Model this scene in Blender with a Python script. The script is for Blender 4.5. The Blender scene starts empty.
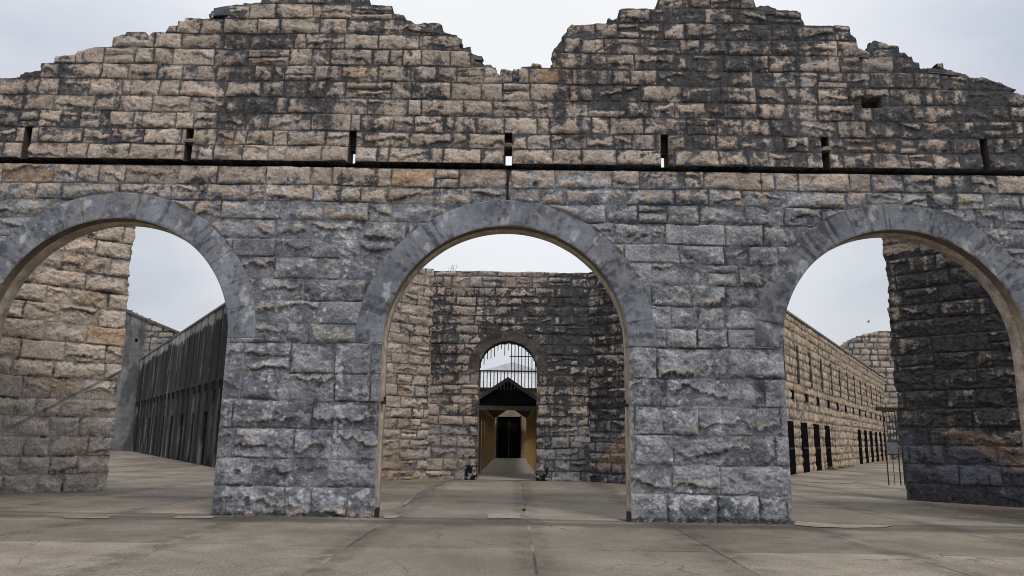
import bpy, math, random
import numpy as np
from mathutils import Vector

S = bpy.context.scene
COL = S.collection
random.seed(7)
R = math.radians

# ------------------------------------------------------------------ camera
F, PITCH, ROLL, YAW = 740.0, R(11.46), R(0.85), R(0.3)
EYE = np.array([0.0, 0.0, 1.6])

def ray(px, py):
    """direction of the view through a photo pixel (used to measure places on real planes)"""
    x, y = px - 512.0, -(py - 288.0)
    c, s = math.cos(ROLL), math.sin(ROLL)
    x, y = x * c - y * s, x * s + y * c
    d = np.array([x / F, 1.0, y / F])
    c, s = math.cos(PITCH), math.sin(PITCH)
    d = np.array([d[0], d[1] * c - d[2] * s, d[1] * s + d[2] * c])
    c, s = math.cos(YAW), math.sin(YAW)
    return np.array([d[0] * c - d[1] * s, d[0] * s + d[1] * c, d[2]])

def at(px, py, Y):
    d = ray(px, py)
    return EYE + d * (Y / d[1])

def on_ground(px, py, z=0.0):
    d = ray(px, py)
    return EYE + d * ((z - 1.6) / d[2])

cam_data = bpy.data.cameras.new('camera')
cam = bpy.data.objects.new('camera', cam_data)
COL.objects.link(cam)
S.camera = cam
cam_data.sensor_width = 36.0
cam_data.lens = 36.0 * F / 1024.0
cam_data.clip_end = 5000.0
cam_data.clip_start = 0.1
cam.location = EYE
from mathutils import Matrix
fwd = Vector((-math.sin(YAW) * math.cos(PITCH), math.cos(YAW) * math.cos(PITCH), math.sin(PITCH)))
rt = fwd.cross(Vector((0, 0, 1))).normalized()
up = rt.cross(fwd)
# counter-roll so that the horizon drops a little to the right
c, s = math.cos(ROLL), math.sin(ROLL)
rt2 = rt * c + up * s
up2 = up * c - rt * s
m = Matrix((rt2, up2, -fwd)).transposed()
cam.rotation_euler = m.to_euler()

# ------------------------------------------------------------------ noise (numpy)
def _h(ix, iy, seed):
    n = (ix.astype(np.int64) * 374761393 + iy.astype(np.int64) * 668265263 + seed * 974711) & 0xffffffff
    n = ((n ^ (n >> 13)) * 1274126177) & 0xffffffff
    n = n ^ (n >> 16)
    return (n & 0xffff) / 65535.0

def vn(x, y, seed=0):
    ix, iy = np.floor(x), np.floor(y)
    fx, fy = x - ix, y - iy
    fx = fx * fx * fx * (fx * (fx * 6 - 15) + 10)
    fy = fy * fy * fy * (fy * (fy * 6 - 15) + 10)
    a, b = _h(ix, iy, seed), _h(ix + 1, iy, seed)
    cc, d = _h(ix, iy + 1, seed), _h(ix + 1, iy + 1, seed)
    return (a + (b - a) * fx) * (1 - fy) + (cc + (d - cc) * fx) * fy

def fbm(x, y, seed=0, oc=4, gain=.5):
    t = np.zeros(np.broadcast(x, y).shape)
    amp, tot = 1.0, 0.0
    for k in range(oc):
        # rotate each octave so that the lattice never shows
        a = 0.6 + k * 1.1
        xr, yr = x * math.cos(a) - y * math.sin(a), x * math.sin(a) + y * math.cos(a)
        t += amp * vn(xr * 2 ** k + 13.7 * k, yr * 2 ** k - 7.1 * k, seed + k * 31)
        tot += amp
        amp *= gain
    return t / tot

def sst(a, b, x):
    t = np.clip((x - a) / (b - a), 0, 1)
    return t * t * (3 - 2 * t)

def mix(a, b, t):
    t = np.asarray(t)[..., None]
    return a * (1 - t) + b * t

def srgb(r, g, b):
    return np.array([((v / 255 + .055) / 1.055) ** 2.4 if v > 10 else v / 255 / 12.92 for v in (r, g, b)])

# ------------------------------------------------------------------ mesh helpers
def mesh_np(name, verts, quads, mat, parent=None, cols=None, smooth=False):
    me = bpy.data.meshes.new(name)
    nv, nf = len(verts), len(quads)
    me.vertices.add(nv)
    me.vertices.foreach_set('co', np.asarray(verts, np.float32).ravel())
    me.loops.add(nf * 4)
    me.loops.foreach_set('vertex_index', np.asarray(quads, np.int32).ravel())
    me.polygons.add(nf)
    me.polygons.foreach_set('loop_start', np.arange(nf, dtype=np.int32) * 4)
    me.polygons.foreach_set('loop_total', np.full(nf, 4, np.int32))
    if smooth:
        me.polygons.foreach_set('use_smooth', np.ones(nf, bool))
    if cols is not None:
        ca = me.color_attributes.new('Col', 'FLOAT_COLOR', 'POINT')
        c4 = np.ones((nv, 4), np.float32)
        c4[:, :cols.shape[1]] = cols
        if cols.shape[1] == 3: c4[:, 3] = 0
        ca.data.foreach_set('color', c4.ravel())
    me.update(calc_edges=True)
    me.materials.append(mat)
    o = bpy.data.objects.new(name, me)
    COL.objects.link(o)
    o.parent = parent
    return o

class MB:
    """collects boxes, bars and faces and links them as one mesh object"""
    def __init__(self):
        self.v, self.f = [], []
    def poly(self, pts):
        n = len(self.v)
        self.v += [tuple(p) for p in pts]
        self.f.append(tuple(range(n, n + len(pts))))
        return self
    def hexa(self, p):
        n = len(self.v)
        self.v += [tuple(q) for q in p]
        for q in ((0, 3, 2, 1), (4, 5, 6, 7), (0, 1, 5, 4), (1, 2, 6, 5), (2, 3, 7, 6), (3, 0, 4, 7)):
            self.f.append(tuple(n + k for k in q))
        return self
    def box(self, x0, x1, y0, y1, z0, z1):
        return self.hexa([(x0, y0, z0), (x1, y0, z0), (x1, y1, z0), (x0, y1, z0),
                          (x0, y0, z1), (x1, y0, z1), (x1, y1, z1), (x0, y1, z1)])
    def obox(self, O, D, s0, s1, n0, n1, z0, z1):
        N = (-D[1], D[0])
        q = lambda s, n, z: (O[0] + D[0] * s + N[0] * n, O[1] + D[1] * s + N[1] * n, z)
        return self.hexa([q(s0, n0, z0), q(s1, n0, z0), q(s1, n1, z0), q(s0, n1, z0),
                          q(s0, n0, z1), q(s1, n0, z1), q(s1, n1, z1), q(s0, n1, z1)])
    def tube(self, a, b, r0, r1=None, n=8):
        r1 = r0 if r1 is None else r1
        a, b = Vector(a), Vector(b)
        d = (b - a).normalized()
        u = d.orthogonal().normalized()
        w = d.cross(u)
        k = len(self.v)
        for P_, r in ((a, r0), (b, r1)):
            for i in range(n):
                t = 2 * math.pi * i / n
                self.v.append(tuple(P_ + (u * math.cos(t) + w * math.sin(t)) * r))
        for i in range(n):
            j = (i + 1) % n
            self.f.append((k + i, k + j, k + n + j, k + n + i))
        self.f.append(tuple(k + i for i in reversed(range(n))))
        self.f.append(tuple(k + n + i for i in range(n)))
        return self
    def rock(self, c, size, seed, rz=0.0):
        """a broken ashlar block: a box grid with knocked-off corners"""
        rnd = random.Random(seed)
        n = 5
        cut = [(Vector((rnd.uniform(-1, 1), rnd.uniform(-1, 1), rnd.uniform(-.1, 1))).normalized(), rnd.uniform(.62, .95)) for _ in range(6)]
        idx = {}
        k0 = len(self.v)
        def vert(i, j, k):
            key = (i, j, k)
            if key not in idx:
                p = Vector((i / n * 2 - 1, j / n * 2 - 1, k / n * 2 - 1))
                for nn, d in cut:
                    e = p.dot(nn) - d
                    if e > 0:
                        p -= nn * e
                p += Vector((rnd.uniform(-1, 1), rnd.uniform(-1, 1), rnd.uniform(-1, 1))) * .06
                x, y, z = p.x * size[0] / 2, p.y * size[1] / 2, p.z * size[2] / 2
                cr, sr = math.cos(rz), math.sin(rz)
                idx[key] = len(self.v)
                self.v.append((c[0] + x * cr - z * sr, c[1] + y, c[2] + x * sr + z * cr))
            return idx[key]
        for i in range(n):
            for j in range(n):
                self.f.append((vert(i, j, 0), vert(i, j + 1, 0), vert(i + 1, j + 1, 0), vert(i + 1, j, 0)))
                self.f.append((vert(i, j, n), vert(i + 1, j, n), vert(i + 1, j + 1, n), vert(i, j + 1, n)))
                self.f.append((vert(i, 0, j), vert(i + 1, 0, j), vert(i + 1, 0, j + 1), vert(i, 0, j + 1)))
                self.f.append((vert(i, n, j), vert(i, n, j + 1), vert(i + 1, n, j + 1), vert(i + 1, n, j)))
                self.f.append((vert(0, i, j), vert(0, i, j + 1), vert(0, i + 1, j + 1), vert(0, i + 1, j)))
                self.f.append((vert(n, i, j), vert(n, i + 1, j), vert(n, i + 1, j + 1), vert(n, i, j + 1)))
        return self
    def build(self, name, mat, parent=None, col=None):
        me = bpy.data.meshes.new(name)
        me.from_pydata(self.v, [], self.f)
        me.update()
        me.materials.append(mat)
        if col is not None:
            ca = me.color_attributes.new('Col', 'FLOAT_COLOR', 'POINT')
            c4 = np.ones((len(self.v), 4), np.float32)
            c4[:, :3] = col
            c4[:, 3] = .45
            c4[:, 3] = .45
            ca.data.foreach_set('color', c4.ravel())
        o = bpy.data.objects.new(name, me)
        COL.objects.link(o)
        o.parent = parent
        return o

def tag(o, label=None, cat=None, group=None, kind=None):
    if label: o['label'] = label
    if cat: o['category'] = cat
    if group: o['group'] = group
    if kind: o['kind'] = kind
    return o

def empty(name, loc=(0, 0, 0)):
    o = bpy.data.objects.new(name, None)
    o.location = loc
    o.empty_display_size = .3
    COL.objects.link(o)
    return o

def keep(child, root):
    """parent without moving: the parts are built in world coordinates"""
    child.parent = root
    child.matrix_parent_inverse = Matrix.Translation(root.location).inverted()
    return child

# ------------------------------------------------------------------ materials
def newmat(name):
    mt = bpy.data.materials.new(name)
    mt.use_nodes = True
    nt = mt.node_tree
    b = nt.nodes['Principled BSDF']
    b.inputs['Specular IOR Level'].default_value = .25
    return mt, nt, b

def nnoise(nt, scale, detail=5, rough=.6, vec=None):
    n = nt.nodes.new('ShaderNodeTexNoise')
    n.inputs['Scale'].default_value = scale
    n.inputs['Detail'].default_value = detail
    n.inputs['Roughness'].default_value = rough
    if vec is not None:
        nt.links.new(vec, n.inputs['Vector'])
    return n.outputs['Fac']

def nmath(nt, op, a, b=None, c=None, clamp=False):
    n = nt.nodes.new('ShaderNodeMath')
    n.operation = op
    n.use_clamp = clamp
    for i, v in enumerate((a, b, c)):
        if v is None: continue
        if isinstance(v, (int, float)):
            n.inputs[i].default_value = v
        else:
            nt.links.new(v, n.inputs[i])
    return n.outputs[0]

def nramp(nt, fac, stops):
    n = nt.nodes.new('ShaderNodeValToRGB')
    cr = n.color_ramp
    while len(cr.elements) < len(stops):
        cr.elements.new(.5)
    for e, (p, cc) in zip(cr.elements, stops):
        e.position = p
        e.color = (cc, cc, cc, 1) if isinstance(cc, (int, float)) else (*cc, 1)
    nt.links.new(fac, n.inputs[0])
    return n.outputs[0]

def nmix(nt, fac, a, b, mode='MIX'):
    n = nt.nodes.new('ShaderNodeMix')
    n.data_type = 'RGBA'
    n.blend_type = mode
    for sock, v in ((n.inputs[0], fac), (n.inputs[6], a), (n.inputs[7], b)):
        if isinstance(v, (int, float)):
            sock.default_value = v
        elif isinstance(v, (tuple, list, np.ndarray)):
            sock.default_value = (*[float(q) for q in v[:3]], 1)
        else:
            nt.links.new(v, sock)
    return n.outputs[2]

def nbump(nt, b, hgt, dist, strength=1.0):
    n = nt.nodes.new('ShaderNodeBump')
    n.inputs['Distance'].default_value = dist
    n.inputs['Strength'].default_value = strength
    nt.links.new(hgt, n.inputs['Height'])
    nt.links.new(n.outputs[0], b.inputs['Normal'])

def npos(nt, scale=None):
    g = nt.nodes.new('ShaderNodeNewGeometry')
    if scale is None:
        return g.outputs['Position']
    mp = nt.nodes.new('ShaderNodeMapping')
    mp.inputs['Scale'].default_value = scale
    nt.links.new(g.outputs['Position'], mp.inputs['Vector'])
    return mp.outputs[0]

def stone_mat(name, fine=22.0, grain=(.52, 1.48), bump=.020, gain=1.0):
    mt, nt, b = newmat(name)
    at_ = nt.nodes.new('ShaderNodeAttribute')
    at_.attribute_name = 'Col'
    pos = npos(nt)
    n1 = nnoise(nt, fine, 6, .72, pos)
    n2 = nnoise(nt, fine * .22, 5, .65, pos)
    g1 = nramp(nt, n1, [(.30, grain[0] * gain), (.70, grain[1] * gain)])
    n3 = nnoise(nt, fine * 3.1, 4, .7, pos)
    g3 = nramp(nt, n3, [(.28, .70), (.72, 1.30)])
    g2 = nramp(nt, n2, [(.3, .78), (.7, 1.2)])
    col = nmix(nt, 1.0, at_.outputs['Color'], g1, 'MULTIPLY')
    nS = nnoise(nt, fine * 1.6, 5, .8, pos)
    nS2 = nnoise(nt, fine * .42, 4, .7, pos)
    sf = nmath(nt, 'ADD', at_.outputs['Alpha'], nmath(nt, 'MULTIPLY', nmath(nt, 'SUBTRACT', nS, .5), 2.1))
    sf = nmath(nt, 'ADD', sf, nmath(nt, 'MULTIPLY', nmath(nt, 'SUBTRACT', nS2, .5), .8))
    sm = nramp(nt, sf, [(.38, 0.), (.78, .95)])
    sc = nramp(nt, nS2, [(.34, (.022, .022, .024)), (.66, (.085, .087, .094))])
    col = nmix(nt, 1.0, col, g2, 'MULTIPLY')
    col = nmix(nt, 1.0, col, g3, 'MULTIPLY')
    col = nmix(nt, sm, col, sc)
    nt.links.new(col, b.inputs['Base Color'])
    b.inputs['Roughness'].default_value = .93
    b.inputs['Specular IOR Level'].default_value = .15
    nbump(nt, b, n1, bump)
    return mt

STONE = stone_mat('weathered_granite')
STONE_FAR = stone_mat('weathered_granite_far', 9.0, (.7, 1.25), .02)
SMOOTH = stone_mat('dressed_granite', 26.0, (.78, 1.2), .005)

def simple_mat(name, c0, c1, scale=6, rough=.8, bump=.004, stretch=None, metal=0.0):
    mt, nt, b = newmat(name)
    n = nnoise(nt, scale, 6, .65, npos(nt, stretch))
    col = nmix(nt, nramp(nt, n, [(.35, 0.0), (.65, 1.0)]), c0, c1)
    nt.links.new(col, b.inputs['Base Color'])
    b.inputs['Roughness'].default_value = rough
    b.inputs['Metallic'].default_value = metal
    if bump:
        nbump(nt, b, n, bump)
    return mt

TIMBER = simple_mat('ochre_timber', (.25, .15, .055), (.38, .24, .095), 5, .7, .004, (3, 3, .4))
DARK_TIMBER = simple_mat('dark_weathered_timber', (.012, .011, .01), (.035, .031, .027), 5, .85, .004, (6, 1, 1))
FASCIA = simple_mat('grey_fascia_paint', (.075, .078, .072), (.14, .142, .13), 5, .8)
IRON = simple_mat('rusty_black_iron', (.018, .016, .015), (.045, .036, .03), 14, .7, .002, None, .3)
IRON_GREY = simple_mat('grey_steel_plate', (.10, .10, .11), (.16, .16, .17), 10, .6, .001, None, .3)
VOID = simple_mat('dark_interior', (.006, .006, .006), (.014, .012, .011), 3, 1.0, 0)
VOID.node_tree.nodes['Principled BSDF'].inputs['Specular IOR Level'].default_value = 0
DOORDARK = simple_mat('black_iron_door', (.005, .005, .005), (.011, .010, .010), 6, 1.0, .003)
DOORDARK.node_tree.nodes['Principled BSDF'].inputs['Specular IOR Level'].default_value = 0
PALE_ROOF = simple_mat('pale_corrugated_roof', (.45, .46, .48), (.62, .63, .65), 2, .6, .0)
TAN_RENDER = simple_mat('tan_stone_far', (.20, .15, .10), (.34, .26, .18), 2.0, .9, .01)
COPING = simple_mat('grey_coping', (.10, .10, .10), (.24, .235, .225), 3, .9, .01)
SLITDARK = simple_mat('shadowed_slit_boards', (.02, .017, .014), (.05, .042, .033), 4, 1.0, .003)
VOIDT = simple_mat('black_stained_boards', (.005, .005, .005), (.014, .013, .012), 5, .9, .003, (6, 1, 1))
PATHC = simple_mat('worn_path_concrete', (.22, .19, .15), (.34, .295, .235), 3, .9, .004)
LEAF = simple_mat('weed_leaf', (.05, .075, .02), (.10, .12, .035), 30, .8, 0)
DRYLEAF = simple_mat('dry_weed', (.16, .14, .04), (.26, .22, .07), 30, .8, 0)
FEATHER = simple_mat('dark_feather', (.03, .03, .03), (.07, .065, .06), 30, .8, 0)

def reveal_mat():
    mt, nt, b = newmat('cut_stone_reveal')
    g = nt.nodes.new('ShaderNodeNewGeometry')
    sep = nt.nodes.new('ShaderNodeSeparateXYZ')
    nt.links.new(g.outputs['Position'], sep.inputs[0])
    n = nnoise(nt, 4, 6, .7, g.outputs['Position'])
    n2 = nnoise(nt, 20, 5, .7, g.outputs['Position'])
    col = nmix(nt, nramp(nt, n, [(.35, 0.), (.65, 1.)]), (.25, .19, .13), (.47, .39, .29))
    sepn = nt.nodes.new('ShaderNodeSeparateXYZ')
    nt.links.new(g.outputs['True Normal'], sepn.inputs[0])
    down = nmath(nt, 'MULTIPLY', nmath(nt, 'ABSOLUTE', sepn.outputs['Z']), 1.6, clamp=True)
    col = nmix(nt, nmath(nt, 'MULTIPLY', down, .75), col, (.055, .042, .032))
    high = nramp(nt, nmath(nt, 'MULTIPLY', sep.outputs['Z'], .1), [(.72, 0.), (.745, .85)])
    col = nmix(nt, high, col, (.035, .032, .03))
    col = nmix(nt, 1.0, col, nramp(nt, n2, [(.3, .7), (.7, 1.3)]), 'MULTIPLY')
    nt.links.new(col, b.inputs['Base Color'])
    b.inputs['Roughness'].default_value = .93
    nbump(nt, b, n2, .01)
    return mt
REVEAL = reveal_mat()

def lining_mat():
    mt, nt, b = newmat('tan_arch_lining')
    pos = npos(nt)
    n = nnoise(nt, 3.5, 6, .7, pos)
    n2 = nnoise(nt, 24, 5, .7, pos)
    col = nmix(nt, nramp(nt, n, [(.3, 0.), (.62, 1.)]), (.17, .145, .12), (.50, .43, .34))
    col = nmix(nt, 1.0, col, nramp(nt, n2, [(.3, .75), (.7, 1.25)]), 'MULTIPLY')
    nt.links.new(col, b.inputs['Base Color'])
    b.inputs['Roughness'].default_value = .93
    nbump(nt, b, n2, .008)
    return mt
LINING = lining_mat()

# ------------------------------------------------------------------ ashlar pattern
class Ashlar:
    def __init__(self, zb, u0, u1, length, seed, jitter=.35):
        """zb: course boundaries; length(zmid) -> mean stone length"""
        rs = np.random.RandomState(seed)
        self.zb = np.asarray(zb)
        self.seed = seed
        self.j, base = [], 0
        for k in range(len(zb) - 1):
            L = length((zb[k] + zb[k + 1]) / 2)
            x = u0 - rs.rand() * L
            js = [x]
            while x < u1 + L:
                x += L * rs.uniform(1 - jitter, 1 + jitter * 1.25) * (.55 if rs.rand() < .12 else 1)
                js.append(x)
            self.j.append((np.array(js), base))
            base += len(js)
        self.n = base
        self.par = rs.rand(base + 1, 26)
    def sample(self, U, Z, wob=.012):
        s = self.seed
        Uw = U + (fbm(U * 3, Z * 3, s + 1, 3) - .5) * wob * 4
        Zw = Z + (fbm(U * 2.2, Z * 3, s + 2, 3) - .5) * wob * 4 + (vn(U * .45, Z * .6, s + 3) - .5) * wob * 5
        k = np.clip(np.searchsorted(self.zb, Zw.ravel(), 'right') - 1, 0, len(self.zb) - 2).reshape(Z.shape)
        ids = np.zeros(U.shape, np.int64)
        a, b = np.zeros(U.shape), np.zeros(U.shape)
        for c_ in np.unique(k):
            mk = k == c_
            js, base = self.j[c_]
            i = np.clip(np.searchsorted(js, Uw[mk], 'right') - 1, 0, len(js) - 2)
            ids[mk] = base + i
            a[mk], b[mk] = js[i], js[i + 1]
        z0, z1 = self.zb[k], self.zb[k + 1]
        du = np.minimum(Uw - a, b - Uw)
        # here and there a course is made up of two thin stones
        pp = self.par[ids]
        two = (pp[..., 25] < .055) & (b - a < 1.1)
        zm = z0 + (z1 - z0) * (.38 + .24 * pp[..., 24])
        upper = two & (Zw > zm)
        ids = np.where(upper, (ids + 7) % self.n, ids)
        z0, z1 = np.where(upper, zm, z0), np.where(two & ~upper, zm, z1)
        dv = np.minimum(Zw - z0, z1 - Zw)
        return dict(id=ids, k=k, du=du, dv=dv, d=np.minimum(du, dv),
                    x=(Uw - (a + b) / 2) / ((b - a) / 2), y=(Zw - (z0 + z1) / 2) / ((z1 - z0) / 2),
                    w=b - a, h=z1 - z0, par=self.par[ids])

def rockface(q, U, Z, seed, amp=.085, joint=.012, fine=1.0):
    """heights of rock-faced stones: chiselled planes, a broken ledge, rough grain"""
    p = q['par']
    f = None
    for k in range(5):
        pl = (.55 + .75 * p[..., k]) + (p[..., 5 + k] - .5) * 1.5 * q['x'] + (p[..., 10 + k] - .5) * 1.7 * q['y']
        f = pl if f is None else np.minimum(f, pl)
    f = np.clip(f, .05, 1.4)
    # a broken ledge: the stone recedes below a wandering line
    line = (p[..., 15] - .5) * 1.2 + (fbm(U * 2.0 + p[..., 16] * 50, Z * 1.1 + q['id'] * .37, seed + 5, 6, .62) - .5) * 1.7 + (p[..., 12] - .5) * .9 * q['x']
    led = sst(-.07, .05, q['y'] - line)
    q['ly'] = np.where(p[..., 17] < .42, q['y'] - line, 9.0)
    f = np.where(p[..., 17] < .42, f * (.22 + .78 * led), f)
    g1 = fbm(U * 5, Z * 6, seed + 6, 4) - .5
    rid = 1 - np.abs(2 * fbm(U * 4 + q['id'] * 3.1, Z * 4.6, seed + 8, 3) - 1)
    g2 = fbm(U * 17, Z * 19, seed + 7, 3) - .5
    pil = sst(0.0, .11, q['d'])
    edge = sst(joint * .6, joint * 1.9, q['d'])
    h = amp * (f * (.25 + .75 * pil) + .62 * g1 + .5 * (rid - .7)) + fine * .030 * g2 + .03 * (p[..., 13] - .5)
    smooth_ = p[..., 18] < .06
    h = np.where(smooth_, amp * .35 + .3 * amp * g1 + fine * .022 * g2, h)
    return np.maximum(h, -.005) * edge - .009 * (1 - edge), edge, led

TAN = np.array([.44, .372, .312]); TAN2 = np.array([.35, .292, .24]); PINK = np.array([.42, .335, .285])
ORANGE = np.array([.34, .21, .11]); GREY = np.array([.140, .146, .167]); GREY2 = np.array([.305, .311, .332])
BLACK = np.array([.022, .022, .024]); CHIP = np.array([.46, .40, .32]); WHITE = np.array([.52, .53, .55])

def blur(a, r):
    for ax in (0, 1):
        p = np.pad(a, [(r + 1, r) if k == ax else (0, 0) for k in (0, 1)], mode='edge')
        cs = np.cumsum(p, axis=ax)
        n = a.shape[ax]
        hi = np.take(cs, np.arange(2 * r + 1, 2 * r + 1 + n), axis=ax)
        lo = np.take(cs, np.arange(0, n), axis=ax)
        a = (hi - lo) / (2 * r + 1)
    return a

SOOT_SHADE = [None]
def stone_colour(q, U, Z, h, edge, seed, grey, black, mortar_grey, orange=.06, amp=.085, white=None, streak=.5, br=6):
    p = q['par']
    shp = U.shape + (3,)
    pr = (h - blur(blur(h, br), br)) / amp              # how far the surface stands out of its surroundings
    nf = fbm(U * 5, Z * 6, seed + 43, 4)
    nf2 = fbm(U * 12, Z * 14, seed + 48, 3)
    nl = fbm(U * .8, Z * .8, seed + 42, 5)
    a = p[..., 20]
    base = mix(mix(np.broadcast_to(TAN, shp), TAN2, a), PINK, p[..., 21] * .7)
    base = mix(base, ORANGE, np.where(p[..., 22] < orange, .35 + .45 * p[..., 23], 0) * sst(.35, .6, fbm(U * 2, Z * 2, seed + 40, 4)))
    base = base * (.82 + .32 * p[..., 24])[..., None]
    nb = fbm(U * 1.7, Z * 1.9, seed + 41, 5)
    base = base * (.62 + .5 * nb + .28 * nf2)[..., None]
    # blue-grey weathered skin
    gm = grey * 1.35 + (nl - .5) * 1.0 + (p[..., 19] - .5) * .30 + (nf - .5) * .9 + (nf2 - .5) * 1.1 - pr * .8
    gsk = sst(.38, .70, gm)
    gcol = mix(np.broadcast_to(GREY, shp), GREY2, np.clip(fbm(U * 2.2, Z * 2.4, seed + 44, 5) * 1.9 - .45 + (p[..., 24] - .5) * .35 + (nf2 - .5) * .8, 0, 1))
    base = mix(base, gcol, gsk)
    # broken arrises show pale stone through the skin
    nm = fbm(U * 1.9, Z * 2.6, seed + 45, 4)
    lyn = q['ly'] + (nf2 - .5) * .5
    ledge_c = sst(-.06, .04, lyn) * sst(.42, .12, lyn) * sst(.46, .64, nm + .2 * (p[..., 14] - .5) + .45 * (nf - .5)) * .8
    under_shade = sst(.02, -.06, lyn) * sst(-.5, -.1, lyn)  # shadow painted just below each broken ledge
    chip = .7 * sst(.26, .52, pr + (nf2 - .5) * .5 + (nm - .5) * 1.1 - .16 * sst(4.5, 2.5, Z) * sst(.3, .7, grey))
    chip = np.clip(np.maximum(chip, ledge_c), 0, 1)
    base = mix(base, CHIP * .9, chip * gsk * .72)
    base = base * (1 - .42 * under_shade)[..., None]
    base = mix(base, CHIP, chip * (1 - gsk) * .30)
    # soot and black lichen: speckled, thickest in the hollows, drawn down by the rain; ledge shade is painted in too
    st = fbm(U * 5.5, Z * .45, seed + 46, 4)
    st2 = fbm(U * 10, Z * .9, seed + 51, 4)
    bl = black * 1.25 + (fbm(U * 1.3, Z * 1.0, seed + 47, 5) - .5) * .95 + (st - .5) * streak * 1.2 + (st2 - .5) * streak * .9 + .16 * under_shade - .10 * ledge_c + (nf2 - .5) * .75 + (nf - .5) * .45 - pr * 1.1 + (p[..., 19] - .5) * .42
    bm = sst(.40, .82, bl)
    SOOT_SHADE[0] = bl
    # hollows are darkened
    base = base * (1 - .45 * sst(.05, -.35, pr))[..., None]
    if white is not None:
        wm = sst(.52, .74, white + (nf2 - .5) * 1.3 + (nf - .5) * .8 + (nl - .5) * .5)
        base = mix(base, WHITE, wm * .65)
    # joints
    jn = fbm(U * 2.3, Z * 2.3, seed + 50, 3)
    mort = mix(np.broadcast_to(np.array([.055, .048, .042]), shp), np.array([.25, .245, .245]), np.clip(mortar_grey * 1.2 + (jn - .5) * 2.2, 0, 1))
    mort = mix(mort, BLACK, bm * .8)
    base = mix(base, mort, (1 - edge) * .75)
    return base

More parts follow.
